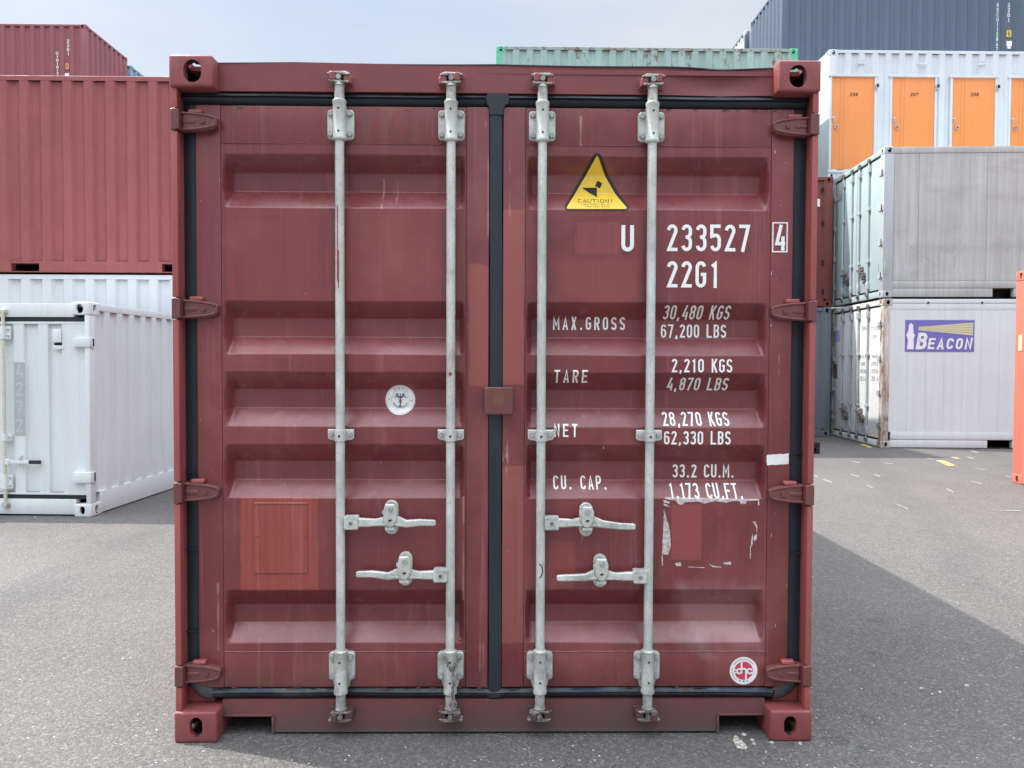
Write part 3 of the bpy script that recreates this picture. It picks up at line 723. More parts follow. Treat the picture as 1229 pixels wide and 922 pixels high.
# doors
rows = [185, 208, 230, 249, 361, 382, 404, 425, 446, 467, 489, 512, 533, 553, 575, 598, 708, 725, 746, 772]
ZL = []
for i, r_ in enumerate(rows): ZL.append(at(300, r_, PY if i % 4 in (0, 3) else PY+DEP).z)
REC = [ZL[i:i+4] for i in range(0, 20, 4)]
ZT, ZB = 2.283, .326
def rz_raw(z):
    for a, b, c, d in REC:
        if d <= z <= a:
            if z > b: return (a-z)/(a-b)
            if z > c: return 1.
            return (z-d)/(c-d)
    return 0.
def rz(z): return sum(rz_raw(z+o) for o in (-.003, -.0015, 0, .0015, .003))/5
PX = {-1: (-1.051, -.116), 1: (.112, 1.057)}
def rx(x, side):
    a, b = PX[side]; m = min(x-a, b-x)
    u = max(0., min(1., (m-.004)/.024)); return u*u*(3-2*u)
def surf(x, z):
    side = -1 if x < 0 else 1; a, b = PX[side]
    if a <= x <= b and ZB <= z <= ZT:
        return PY+DEP*rz(z)*rx(x, side)+.0012*math.sin(x*6+side)*math.sin(z*5)*(1 if rz(z) < .01 else .4)*min(1, rx(x, side)+.001)
    if ZB < z < ZT: return DY
    return PY
kz = {ZT, ZB}
for z in ZL:
    for o_ in (-.0045, -.003, -.0015, 0, .0015, .003, .0045): kz.add(z+o_)
z = ZB
while z < ZT: kz.add(z); z += .05
kz = sorted(k for k in kz if ZB <= k <= ZT)
doors = {}
for side in (-1, 1):
    a, b = PX[side]; X0, X1 = (-1.146, -.029) if side < 0 else (.026, 1.144)
    kx = [a, a+.004, a+.009, a+.014, a+.019, a+.024, a+.028, a+.034, a+.04]
    m_ = 18; kx += [a+.04+(b-a-.08)*i/m_ for i in range(1, m_)] + [b-.04, b-.034, b-.028, b-.024, b-.019, b-.014, b-.009, b-.004, b]
    g = G(); g.grid(kx, kz, surf)
    door = g.build('door', M['door'], main); doors[side] = door
    stile_t = 2.427; st_b = .186
    for (s0, s1) in ((X0, a-.0012), (b+.0012, X1)):
        G().box(s0, s1, DY, .108, st_b, stile_t).build('door_stile', M['door'], door, bevel=.003)
    G().box(a-.0004, b+.0004, PY, .108, ZT+.0028, stile_t-.001).build('door_rail', M['door'], door, bevel=.0025)
    G().box(a-.0004, b+.0004, PY, .108, st_b+.001, ZB-.0028).build('door_rail', M['door'], door, bevel=.0025)
    g = G()                                            # weld beads along the panel edge
    for zz_ in (ZT+.001, ZB-.001):
        x = a; 
        while x < b-.02:
            x2 = x+.06; g.tube((x, PY-.0002, zz_+.0008*math.sin(x*40)), (x2, PY-.0002, zz_+.0008*math.sin(x2*40)), .0022, n=6, cap=False); x = x2
    g.build('weld_bead', M['door'], door)

# hinges
hinge_me = None
def hinge_mesh():
    g = G()
    g.prism([(1.218, -.038), (1.218, .038), (1.205, .042), (1.186, .036), (1.186, -.036), (1.205, -.040)][::-1], .006, .050, .003)
    g.prism([(1.186, -.037), (1.100, -.034), (1.066, -.026), (1.056, -.014), (1.055, .012), (1.062, .020), (1.10, .029), (1.186, .037)], .036, .066, .005)
    for s_ in (-1, 1):
        P = [(1.185, .031*s_), (1.13, .0275*s_), (1.085, .021*s_), (1.064, .014*s_)]
        for p, q in zip(P, P[1:]): g.tube((p[0], .036, p[1]), (q[0], .037, q[1]), .0048, n=8)
    g.prism(rrect(1.135, 1.182, -.007, .007, .004), .0325, .038, .002)
    g.tube((1.108, .030, 0), (1.108, .038, 0), .009, .010, n=12); g.tube((1.108, .0285, 0), (1.108, .031, 0), .004, n=8)
    return g
for sx in (-1, 1):
    g = hinge_mesh(); g.M = ident; v = g.v; g.v = [(x*sx, y, z) for x, y, z in v]
    me = g.mesh('hinge', M['hinge'])
    lug = G(lambda x, y, z: (x*sx, y, z)); lug.prism(rrect(1.115, 1.166, .031, .048, .006), .040, .064, .004); lm = lug.mesh('hinge_lug', M['mlip'])
    for h in HZ[sx]:
        o = link('hinge', me, main, (0, 0, h)); link('hinge_lug', lm, o)

# customs plate over the meeting edge
c0, c1 = at(581, 498, .03), at(616, 465, .03)
G().prism(rrect(c0.x, c1.x, c0.z, c1.z, .008), .030, .062, .004).build('lock_cover_plate', M['hinge'], main)
# data plate under brushed paint + rivets
c0, c1 = at(305, 688, PY), at(369, 603, PY)
pl = G().prism(rrect(c0.x, c1.x, c0.z, c1.z, .003), surf(-.95, .7)-.0045, surf(-.95, .7)+.002, .001).build('data_plate', M['door'], main)
g = G(); yy = surf(-.95, .7)-.004
for px in (308.5, 366.5): p = at(px, 643, yy); g.tube((p.x, yy-.004, p.z), (p.x, yy+.001, p.z), .004, .006, n=10)
p0, p1 = at(305, 604.5, yy), at(369, 604.5, yy); g.tube((p0.x, yy, p0.z), (p1.x, yy, p1.z), .003, n=8)
g.build('rivet', M['door'], pl, split=True)

# lock rods -----------------------------------------------------------
RX = [(-.592, 1), (-.172, 2), (.1735, 3), (.590, 4)]
def bearing(g, x, z0, z1, up, w_=.050):
    """plate with four bolts and a round housing; up=+1 top bearing"""
    g.prism(rrect(x-w_, x+w_, z0, z1, .014), .048, .0655, .002)
def plate_mesh(x, z0, z1, wd=.050):
    return G().prism(rrect(x-wd, x+wd, z0, z1, .014), .049, .066, .003)
for (x, idn) in RX:
    yc = .030
    g = G(); g.tube((x, yc, .150), (x, yc, 2.455), .0172, n=24)
    rod = g.build('lock_rod', M['galv'], main)
    dz = .0
    # top bearing
    zt1, zt0 = 2.418, 2.290
    g = G(); g.prism(rrect(x-.050, x+.050, zt0+.006, zt1-.010, .014), .047, .0655, .003)
    g.lathe((x, yc), [(.0235, zt0-.004), (.026, zt0), (.026, zt0+.006), (.0245, zt0+.009), (.0245, zt1+.004), (.0262, zt1+.008), (.0262, zt1+.016), (.022, zt1+.020)], 24)
    g.box(x-.0235, x+.0235, .030, .050, zt0+.008, zt1)
    br = g.build('bearing_bracket', M['galv'], rod)
    g = G()
    for sx in (-.036, .036):
        for zz_ in (zt0+.024, zt1-.028): g.tube((x+sx, .0365, zz_), (x+sx, .0445, zz_), .0085, .0098, n=14); g.tube((x+sx, .0446, zz_), (x+sx, .048, zz_), .0125, .0125, n=14)
    g.build('bracket_bolt', M['bolt'], rod, split=True)
    g = G()
    for zz_ in (zt0+.026, zt1-.018): g.tube((x, .0050, zz_), (x, .012, zz_), .0042, n=10)
    g.build('bracket_hole', M['dark'], rod, split=True)
    # bottom bearing
    zb1, zb0 = .335, .195
    g = G(); zq0, zq1 = zb0+.026, zb1-.004
    g.prism(rrect(x-.050, x+.050, zq0, zq1, .014), .047, .0655, .003)
    g.prism([(x-.036, zq0+.004), (x-.027, zb0-.002), (x+.027, zb0-.002), (x+.036, zq0+.004)][::-1], .0475, .066, .002)
    g.lathe((x, yc), [(.022, zb0-.020), (.0262, zb0-.016), (.0262, zb0-.003), (.0245, zb0), (.0245, zb1), (.026, zb1+.003), (.026, zb1+.008), (.022, zb1+.011)], 24)
    g.box(x-.0235, x+.0235, .030, .050, zb0, zb1-.003)
    g.build('bearing_bracket', M['galv'], rod)
    g = G()
    for sx in (-.036, .036):
        for zz_ in (zq0+.018, zq1-.018): g.tube((x+sx, .0365, zz_), (x+sx, .0445, zz_), .0085, .0098, n=14); g.tube((x+sx, .0446, zz_), (x+sx, .048, zz_), .0125, .0125, n=14)
    g.build('bracket_bolt', M['bolt'], rod, split=True)
    g = G()
    for zz_ in (zb0+.03, zb1-.03): g.tube((x, .0050, zz_), (x, .012, zz_), .0042, n=10)
    g.build('bracket_hole', M['dark'], rod, split=True)
    # middle guide
    zm = at(410, 522.5, .03).z
    g = G(); g.prism([(x-.050, zm+.022), (x-.050, zm-.012), (x-.044, zm-.018), (x-.022, zm-.021), (x+.022, zm-.021), (x+.044, zm-.018), (x+.050, zm-.012), (x+.050, zm+.022)][::-1], .040, .048, .003)
    g.lathe((x, yc), [(.0178, zm-.022), (.0215, zm-.021), (.0215, zm+.019), (.0178, zm+.020)], 20)
    g.build('rod_guide', M['galv'], rod)
    g = G()
    for sx in (-.036, .036): g.tube((x+sx, .031, zm+.002), (x+sx, .041, zm+.002), .008, .010, n=12)
    g.build('guide_bolt', M['bolt'], rod, split=True)
    G().tube((x, .0078, zm-.002), (x, .012, zm-.002), .0045, n=10).build('guide_hole', M['dark'], rod)
    # cams and keepers, top and bottom
    for top_ in (1, 0):
        s_ = 1 if top_ else -1; z0 = 2.440 if top_ else .170; m_ = 1 if idn % 2 else -1
        T = lambda dx, y, dz: (x+dx*m_, y, z0+dz*s_)
        g = G(T)
        g.tube((0, yc, -.01), (0, yc, .050), .0185, .0185, n=20); g.tube((0, yc, .050), (0, yc, .062), .0215, .015, n=20)
        cam_ = g.build('locking_cam', M['galv'] if top_ else M['galv'], rod)
        g = G(T)
        g.tube((0, yc-.002, .060), (0, yc-.002, .092), .0085, .0085, n=12); g.tube((-.001, .012, .080), (-.001, .030, .080), .010, n=12)
        g.prism([(-.048, .093), (-.030, .100), (.024, .101), (.040, .094), (.042, .088), (.016, .090), (-.022, .093), (-.040, .089)], .016, .055, .002)
        g.prism([(-.036, .062), (-.040, .068), (-.022, .071), (.002, .066), (.034, .066), (.036, .060), (.010, .057), (-.02, .060)], .014, .052, .002)
        g.build('cam_claw', M['galv'] if top_ else M['cam'], rod)
        kp = G(T); kp.prism(rrect(-.034, -.012, .068, .099, .005), .010, .060, .003); kp.prism([(.016, .058), (.046, .058), (.046, .082), (.030, .092), (.016, .084)], .020, .060, .003)
        kp.prism(rrect(-.046, .050, .054, .096, .006), .056, .062, .002)
        kp.build('cam_keeper', M['mcast'] if top_ else M['grimykeeper'], main)
    # rod end stub at the keeper
# handles --------------------------------------------------------------
def handle(rodx, hubx, hz, tipx, tipz, cx, cz0, cz1, lab=None):
    """hub clamp on the rod, flattened lever, catch plate; all positions in metres"""
    d = 1 if tipx > hubx else -1
    g = G(); g.prism(rrect(hubx-.027, hubx+.027, hz-.026, hz+.026, .006), .006, .044, .004)
    g.box(hubx-.020, hubx+.020, .004, .012, hz+.018, hz+.028)
    hub = g.build('handle_hub', M['galv'], main, bevel=0)
    g = G(); g.tube((hubx, .001, hz), (hubx, .008, hz), .0065, .008, n=12); g.build('hub_pin', M['cam'], hub)
    # lever: sections (x, z centre, half height, y centre, half thickness)
    xc = cx; sec = [(hubx+d*.020, hz, .017, .026, .012), (hubx+d*.062, hz-.001, .016, .026, .008), (xc-d*.055, hz+.000, .014, .024, .006), (xc-d*.020, hz+.004, .019, .026, .006),
                    (xc+d*.030, hz+.004, .020, .026, .006), (xc+d*.062, hz-.004, .014, .022, .008), (tipx-d*.06, tipz+.001, .0125, .018, .009), (tipx-d*.006, tipz, .0115, .016, .008), (tipx, tipz, .008, .016, .005)]
    g = G(); prev = None
    for (x, z, h, y, t) in sec:
        ring = [g.pt(x, y+dy*t, z+dzz*h) for dy, dzz in ((-1, -.72), (-1, .72), (-.6, 1), (.6, 1), (1, .8), (1, -.8), (.6, -1), (-.6, -1))]
        if prev:
            for k in range(8): g.f.append([prev[k], prev[(k+1) % 8], ring[(k+1) % 8], ring[k]])
        else: g.f.append(ring[::-1])
        prev = ring
    g.f.append(prev)
    for s_ in (-1, 1): g.prism([(cx-.075, hz-.010), (cx+.070, hz-.012), (cx+.03, hz-.004), (cx-.03, hz-.003)], .0135, .022, .001)
    lev = g.build('door_handle', M['galv'], main)
    # catch
    zc = (cz0+cz1)/2; g = G()
    g.prism(stadium(cx, zc, .052, cz1-cz0), .050, .0665, .003)
    g.build('handle_catch', M['galv'], main)
    g = G(); g.prism([(cx-.026, hz+.012), (cx-.012, hz-.014), (cx, hz-.018), (cx+.012, hz-.014), (cx+.026, hz+.012), (cx+.026, cz1-.030), (cx+.018, cz1-.008), (cx-.018, cz1-.008), (cx-.024, cz1-.030)], .008, .018, .004)
    g.box(cx-.030, cx-.022, .015, .030, hz+.034, hz+.046)
    g.box(cx-.018, cx+.018, .010, .050, hz-.027, hz-.017)
    hsp = g.build('handle_hasp', M['galv'], main)
    g = G(); g.tube((cx+.002, .002, cz1-.026), (cx+.002, .012, cz1-.026), .009, .0115, n=14); g.tube((cx, .038, cz0+.026), (cx, .052, cz0+.026), .0085, .0105, n=14)
    g.build('catch_bolt', M['bolt'], hsp, split=True)
    G().prism([(cx-.008, hz+.009), (cx+.002, hz+.006), (cx+.009, hz+.012), (cx+.002, hz+.016)], .0066, .010).build('hasp_slot', M['dark'], hsp)
H = lambda px, py, Y=.025: at(px, py, Y)
def hd(rod, hub, tip, cpx, cy0, cy1):
    a, b = H(*hub), H(*tip); handle(rod, a.x, a.z, b.x, b.z, H(cpx, 600).x, H(cpx, cy1).z, H(cpx, cy0).z)
hd(RX[0][0], (422, 627), (523, 627), 468.5, 602, 643.5)
hd(RX[1][0], (529, 690), (428, 688.5), 485.5, 664.5, 705.5)
hd(RX[2][0], (662, 627.5), (762, 631.5), 704.5, 605, 646)
hd(RX[3][0], (768, 691.5), (668, 693), 722, 667.5, 707.5)
# chain on the second rod's lower bearing
g = G(); P = [H(533, 788, 0), H(538, 800, 0), H(543, 806, 0), H(549, 796, 0), H(554, 786, 0)]; P2 = [H(543.5, 806, 0), H(545, 818, 0), H(543, 830, 0), H(544, 845, 0)]
def chain(P):
    k = 0
    for a, b in zip(P, P[1:]):
        m_ = max(1, int((b-a).length/.0125))
        for j in range(m_):
            c = a.lerp(b, (j+.5)/m_); dd = (b-a).normalized()
            g.torus((c.x, .001, c.z), (math.cos(k*1.4), math.sin(k*1.4)*.7, .2), .0065, .0020, 8, 5, 1.3); k += 1
chain(P); chain(P2); g.torus((P2[-1].x, 0, P2[-1].z-.004), (0, 1, 0), .012, .0025, 12, 6, 1.5)
g.build('chain', M['cam'], main)

# ---- decals and lettering painted on the doors
def decal(name, poly, off, mat, parent, surf_=surf, zk=None):
    tri = tessellate_polygon([[Vector((x, z, 0)) for x, z in poly]])
    bm = bmesh.new(); vs = [bm.verts.new((x, 0, z)) for x, z in poly]
    for t in tri:
        try: bm.faces.new([vs[i] for i in t])
        except ValueError: pass
    z0 = min(p[1] for p in poly); z1 = max(p[1] for p in poly)
    for k in (zk or kz):
        if z0 < k < z1: bmesh.ops.bisect_plane(bm, geom=bm.verts[:]+bm.edges[:]+bm.faces[:], plane_co=(0, 0, k), plane_no=(0, 0, 1))
    for v in bm.verts: v.co.y = surf_(v.co.x, v.co.z)-off
    me = bpy.data.meshes.new(name); bm.to_mesh(me); bm.free(); me.materials.append(mat)
    return link(name, me, parent)
def pxpoly(pts, Y=PY): return [(p.x, p.z) for p in (at(a, b, Y) for a, b in pts)]
def write(txt, x0, y0, x1, y1, name='lettering', mat=None, w=.48, t=.135, gap=.17, parent=None, Y=None, **k):
    Y = Y or PY+.02
    a, b = at(x0, y1, Y), at(x1, y0, Y)
    g = G(); asp = (b.x-a.x)/(b.z-a.z)
    def place(u, v, off):
        x = a.x+u*(b.x-a.x); z = a.z+v*(b.z-a.z); return (x, surf(x, z)-.0016-off, z)
    lettering(g, txt, place, asp, w, t, gap, **k)
    return g.build(name, mat or M['white_print'], parent or main, smooth=False, normals=False)
write('U', 745.5, 270.5, 761, 302, t=.15, Y=PY, w=.48)
write('233527', 800, 269.5, 900, 302, t=.15, Y=PY, gap=.16)
write('4', 930, 270, 942.5, 301, t=.16, Y=DY)
write('22G1', 800, 313.5, 863, 345.5, t=.15, Y=PY, gap=.16)
a, b = at(926.5, 303, DY), at(945.5, 267, DY); g = G()
e = .0045
for x0, x1, z0, z1 in ((a.x, b.x, b.z-e, b.z), (a.x, b.x, a.z, a.z+e), (a.x, a.x+e, a.z+e, b.z-e), (b.x-e, b.x, a.z+e, b.z-e)): g.box(x0, x1, DY-.0016, DY-.0003, z0, z1)
g.build('check_digit_frame', M['white_print'], main, smooth=False)
for tx, x0, y0, x1, y1 in (('MAX.GROSS', 664.5, 380, 752, 395.5), ('TARE', 665, 444, 705, 459.5), ('NET', 664.5, 508.5, 692.5, 524), ('CU. CAP.', 664.5, 572.5, 729, 588)):
    write(tx, x0, y0, x1, y1, t=.15, gap=.30 if tx != 'CU. CAP.' else .24)
for tx, x0, y0, x1, y1 in (('30,480 KGS', 797, 367, 877.5, 383), ('67,200 LBS', 795.5, 389, 875, 405), ('2,210 KGS', 804.5, 431, 877, 447), ('4,870 LBS', 802, 453.5, 875.5, 469),
                           ('28,270 KGS', 795, 495, 875, 511), ('62,330 LBS', 795.5, 517, 875, 533), ('33.2 CU.M.', 809.5, 559, 884.5, 575), ('1,173 CU.FT.', 803, 581, 891, 597.5)):
    write(tx, x0, y0, x1, y1, t=.15, gap=.15)
# caution triangle
def rtri(A, B, Cc, r, n=5):
    out = []
    P = [Vector(A), Vector(B), Vector(Cc)]; cen = (P[0]+P[1]+P[2])/3
    for i in range(3):
        p, a, b = P[i], P[i-1], P[(i+1) % 3]
        da, db = (a-p).normalized(), (b-p).normalized(); half = math.acos(da.dot(db))/2; bis = (da+db).normalized()
        c = p+bis*(r/math.sin(half)); ta, tb = p+da*(r/math.tan(half)), p+db*(r/math.tan(half))
        a0 = math.atan2((ta-c).y, (ta-c).x); a1 = math.atan2((tb-c).y, (tb-c).x)
        while a1-a0 > math.pi: a1 -= 2*math.pi
        while a1-a0 < -math.pi: a1 += 2*math.pi
        for k in range(n+1): q = a0+(a1-a0)*k/n; out.append((c.x+r*math.cos(q), c.y+r*math.sin(q)))
    return out
Pt = lambda x, y, Y=PY+.02: (at(x, y, Y).x, at(x, y, Y).z)
tri = decal('caution_sign', rtri(Pt(716, 180), Pt(673.5, 254), Pt(758, 254), .016), .0012, M['black'], main)
decal('sign_face', rtri(Pt(716, 188), Pt(678.5, 252), Pt(752.5, 252), .005), .0022, M['decal_yellow'], tri)
decal('falling_load_symbol', [Pt(699.5, 222.8), Pt(717.8, 222.8), Pt(717.6, 235.3)], .0032, M['black'], tri)
decal('falling_load_symbol', [Pt(718.5, 214), Pt(724.2, 217.3), Pt(721.6, 223.7), Pt(715.5, 220.7)], .0032, M['black'], tri)
def small(txt, rect, mat, parent, t, w=.6, gap=.2, off=.0018, **k):
    x0, y0, x1, y1 = rect; a, b = at(x0, y1, PY+.015), at(x1, y0, PY+.015); g = G()
    def place(u, v, o_): x = a.x+u*(b.x-a.x); z = a.z+v*(b.z-a.z); return (x, surf(x, z)-.0016-off-o_, z)
    lettering(g, txt, place, (b.x-a.x)/(b.z-a.z), w, t, gap, **k); return g.build('sign_lettering', mat, parent, smooth=False, normals=False)
small('CAUTION!', (694, 238, 737, 242.8), M['black'], tri, .13, w=.8, gap=.22, serif=True)
small('CARGO MIGHT FALL OUT', (697, 244.3, 734, 246.4), M['cam'], tri, .12)
small('WHEN DOOR OPENS', (701.5, 247.6, 730.5, 249.6), M['cam'], tri, .12)
# round stickers
def disc(cx, cz, r, n=40, sx=1.): return [(cx+r*sx*math.cos(2*math.pi*k/n), cz+r*math.sin(2*math.pi*k/n)) for k in range(n)]
def ringtext(txt, c, r, a0, a1, h, mat, parent, off, t=.16, inward=False):
    g = G(); n = len(txt)
    for i, ch in enumerate(txt):
        am = a0+(a1-a0)*(i+.5)/n
        for j, (pts, cl) in enumerate(glyph(ch, .6, t)):
            def place(u, v, o_):
                uu = (u-.3)*h; rr = r+v*h; th = R(am)-uu/r
                x = c[0]+rr*math.cos(th); z = c[1]+rr*math.sin(th); return (x, surf(x, z)-off-o_, z)
            ribbon(g, pts, cl, t, place, .0002*j, .4)
    return g.build('sticker_lettering', mat, parent, smooth=False, normals=False)
c = Pt(479, 480.5); r_ = .0585
st = decal('round_emblem_sticker', disc(c[0], c[1], r_), .0012, M['decal_white'], main)
def ring(g, c, r, wd, off, a0=0, a1=360, n=48):
    pr = None
    for k in range(n+1):
        a = R(a0+(a1-a0)*k/n); cur = []
        for q in (r-wd/2, r+wd/2): x = c[0]+q*math.cos(a); z = c[1]+q*math.sin(a); cur.append(g.pt(x, surf(x, z)-off, z))
        if pr: g.f.append([pr[0], cur[0], cur[1], pr[1]])
        pr = cur
g = G(); ring(g, c, r_*.93, .0010, .0020); ring(g, c, r_*.60, .0008, .0020); g.build('sticker_ring', M['ink_grey'], st, smooth=False, normals=False)
g = G()
def stroke(pts, wd, off=.0026):
    ribbon(g, pts, False, wd, lambda x, z, o_: (x, surf(x, z)-off-o_, z), 0, .01)
S = lambda u, v: (c[0]+u*r_, c[1]+v*r_)
stroke([S(0, -.46), S(0, .42)], .0042); stroke([S(.48*math.cos(R(a)), -.02+.48*math.sin(R(a))) for a in range(200, 341, 14)], .0030, .0030)
stroke([S(-.14, .03), S(0, -.1), S(.14, .03)], .002, .0034); stroke([S(-.12, -.2), S(0, -.05), S(.12, -.2)], .002, .0038)
stroke([S(-.09, -.46), S(0, -.34), S(.09, -.46)], .0035, .0042)
g.build('anchor_emblem', M['cam'], st, smooth=False, normals=False)
g = G()
for s_ in (-1, 1):
    stroke([S(s_*.02, .15), S(s_*.14, .22), S(s_*.22, .36)], .005, .0046)
    stroke([S(s_*.16, .34), S(s_*.27, .38)], .008, .0050); stroke([S(s_*.24, .24), S(s_*.42, .16)], .0028, .0054)
g.build('wing_emblem', M['decal_blue'], st, smooth=False, normals=False)
ringtext('DYNA', c, r_*.66, 128, 45, r_*.17, M['ink_grey'], st, .0020)
g = G()
for q in ((-.74, .05), (.76, -.05)): stroke([S(q[0]-.035, q[1]), S(q[0]+.035, q[1])], .0042, .0026)
g.build('sticker_dot', M['black'], st, smooth=False, normals=False)
c = Pt(892.3, 805, PY); r_ = .0545
st = decal('round_company_sticker', disc(c[0], c[1], r_), .0012, M['decal_white'], main)
decal('sticker_disc', disc(c[0], c[1]+.001, r_*.66), .0022, M['decal_red'], st)
g = G()
hq = r_*.13
stroke([S(-.16, .72), S(-.16, -.02), S(-.16, -.18)], hq, .0034)
stroke([S(-.16, .10)]+[S(.02+.14*math.cos(R(a)), .02+.16*math.sin(R(a))) for a in range(120, -1, -20)]+[S(.16, -.78)], hq, .0038)
stroke([S(.60*1.0+.0, .10)]+[S(.42+.17*math.cos(R(a)), -.01+.17*math.sin(R(a))) for a in range(40, 321, 20)]+[S(.62, -.12)], hq*.95, .0042)
stroke([S(-.33+.16*math.cos(R(a)), -.01+.17*math.sin(R(a))) for a in range(0, 361, 20)], hq*.9, .0046)
stroke([S(-.66, .14), S(-.44, -.16)], hq*.8, .0050); stroke([S(-.66, -.16), S(-.46, .12)], hq*.8, .0054)
g.build('sticker_monogram', M['decal_white'], st, smooth=False, normals=False)
g = G(); 
for u, v in ((-.27, -.72), (0, -.75), (.27, -.72)): stroke([S(u-.04, v), S(u+.04, v)], .0042, .0030)
stroke([S(-.62, 0), S(-.55, 0)], .004, .0060)
g.build('sticker_dot', M['black'], st, smooth=False, normals=False)
g = G(); ring(g, c, r_*.84, .0030, .0018, 35, 150, 30); ring(g, c, r_*.84, .0026, .0018, 165, 235, 20); g.build('sticker_ring', M['ink_grey'], st, smooth=False, normals=False)
# torn paper edges of a removed placard
rn = random.Random(3)
def ragged(pts, amp, seg=.01):
    out = []
    for (a, b) in zip(pts, pts[1:]+pts[:1]):
        m_ = max(1, int(math.hypot(b[0]-a[0], b[1]-a[1])/seg))
        for k in range(m_): out.append((a[0]+(b[0]-a[0])*k/m_+rn.uniform(-amp, amp), a[1]+(b[1]-a[1])*k/m_+rn.uniform(-amp, amp)))
    return out
decal('torn_placard_edge', pxpoly([(798, 597), (850, 597.8), (911, 599), (911, 600.5), (896, 601.5), (895, 605), (889, 605), (888, 602), (880, 601), (872, 603.5), (858, 601.5), (845, 604.5), (838, 602), (822, 603), (819, 606), (814, 605), (811, 601), (798, 599)]), .0012, M['paper'], main)
decal('torn_placard_edge', ragged(pxpoly([(797, 611.5), (799.5, 620), (804, 638), (805, 655), (802, 666), (794.5, 666), (795.5, 640)]), .0012), .0012, M['paper'], main)
for q in (((796, 600), (804, 602), (803, 605), (797, 603)), ((796, 604), (801, 606), (805, 609), (797, 607)), ((901, 650), (903, 640), (903.5, 652), (901.5, 657)), ((900, 655), (901.2, 655), (900.6, 671), (899.8, 670)), ((794, 667), (795.5, 667), (795.5, 679), (794, 679)),
          ((810, 676), (817, 675), (818, 679), (812, 680)), ((868, 675), (877, 674.5), (877, 678), (869, 677)), ((909.5, 600), (911, 600), (911, 607), (909.5, 606)), ((826, 680), (846, 681), (846, 681.8), (826, 681)), ((903, 626), (906, 625), (909, 631), (908, 640), (907.2, 632)), ((850, 677), (858, 679.5), (866, 680.5), (865, 681.4), (856, 680.6)), ((904, 645), (908.5, 640), (908, 648), (904.6, 650))):
    decal('torn_placard_scrap', ragged(pxpoly(q), .0008, .006), .0012, M['paper'], main)
decal('white_scuff', ragged(pxpoly([(920, 546), (946.5, 544.5), (946.5, 557), (920, 558.5)], DY), .0012, .008), .0012, M['white_mark' if False else 'decal_white'], main, lambda x, z: DY)
for k in range(64):
    low = k % 3 != 0; px = rn.uniform(240, 940)
    if low: p = at(px, 826+rn.uniform(-1.5, 1.5), DY); wd, h = rn.uniform(.004, .022), rn.uniform(.0012, .004); mt = M['rubber_low'] if k % 2 else M['hinge']
    else: p = at(px, 128.5+rn.uniform(-1, 1)+(px-240)*.007, DY); wd, h = rn.uniform(.004, .018), rn.uniform(.001, .0028); mt = M['rubber'] if k % 2 else M['mlip']
    n_ = 9; decal('gasket_smear', [(p.x+wd*math.cos(6.283*j/n_)*rn.uniform(.6, 1.2), p.z+h*math.sin(6.283*j/n_)*rn.uniform(.5, 1.4)) for j in range(n_)], .0012, mt, main, lambda x, z: DY)
# paint flecks
g = G()
for k in range(70):
    px = rn.choice((rn.uniform(275, 535), rn.uniform(632, 915), rn.uniform(240, 265), rn.uniform(925, 945), rn.uniform(600, 630))); py = rn.uniform(135, 822)
    p = at(px, py, PY); r = rn.choice((.0008, .001, .0014)); h = r*rn.choice((1, 1, 2, 5)); y = surf(p.x, p.z)-.0006
    ids = [g.pt(p.x+r*math.cos(a), y, p.z+h*math.sin(a)) for a in [k2*math.pi/3 for k2 in range(6)]]; g.f.append(ids)
o = g.build('paint_fleck', M['paper'], main, smooth=False, normals=False); o['kind'] = 'stuff'
g = G()
for (x0, y0, x1, y1, w_) in ((556, 0, 0, 0, 0),): pass
rodmark = lambda px0, py0, px1, py1, wd: None
for px, y0, y1, wd in ((404.9, 246, 338, .0016), (406.2, 300, 346, .0020)):
    a, b = at(px, y0, .013), at(px, y1, .013); g.box(a.x-wd, a.x+wd, .0122, .0140, b.z, a.z)
g.build('red_paint_run', flat('red_paint_drip', (.30, .04, .04), .5), main, smooth=False)
g = G(); P = [(647.5, 677), (650.5, 680), (651.5, 686), (650, 691), (647.5, 694)]
for a, b in zip(P, P[1:]): pa, pb = at(*a, .0125), at(*b, .0125); g.tube((pa.x, .0128, pa.z), (pb.x, .0128, pb.z), .0022, n=6)
g.build('black_scuff', M['black'], main)
g = G(); p = at(540.5, 449, .012); g.prism(disc(p.x, p.z, .007, 10), .0120, .014); g.build('red_paint_spot', M['mcast'], main)

# ================================================================== OTHER CONTAINERS
def rec(o, f, X, Y, yaw, loc):
    """sighting -> (u, z) on face f of a container standing at loc with the given yaw"""
    c, s_ = math.cos(yaw), math.sin(yaw)
    def fn(px, py, d=0.):
        r = ray(px, py); p = CAM-Vector(loc)
        lr = (r.x*c+r.y*s_, -r.x*s_+r.y*c, r.z); lp = (p.x*c+p.y*s_, -p.x*s_+p.y*c, p.z)
        if f == 'front': t = (d-lp[1])/lr[1]; return lp[0]+lr[0]*t, lp[2]+lr[2]*t
        if f == 'left': t = (d-lp[0])/lr[0]; return Y-(lp[1]+lr[1]*t), lp[2]+lr[2]*t
        if f == 'right': t = (X-d-lp[0])/lr[0]; return lp[1]+lr[1]*t, lp[2]+lr[2]*t
    return fn
PK20 = [(1.874, 2.234), (3.824, 4.184)]
CX, CY, CZ = 6.058, 2.438, 2.591
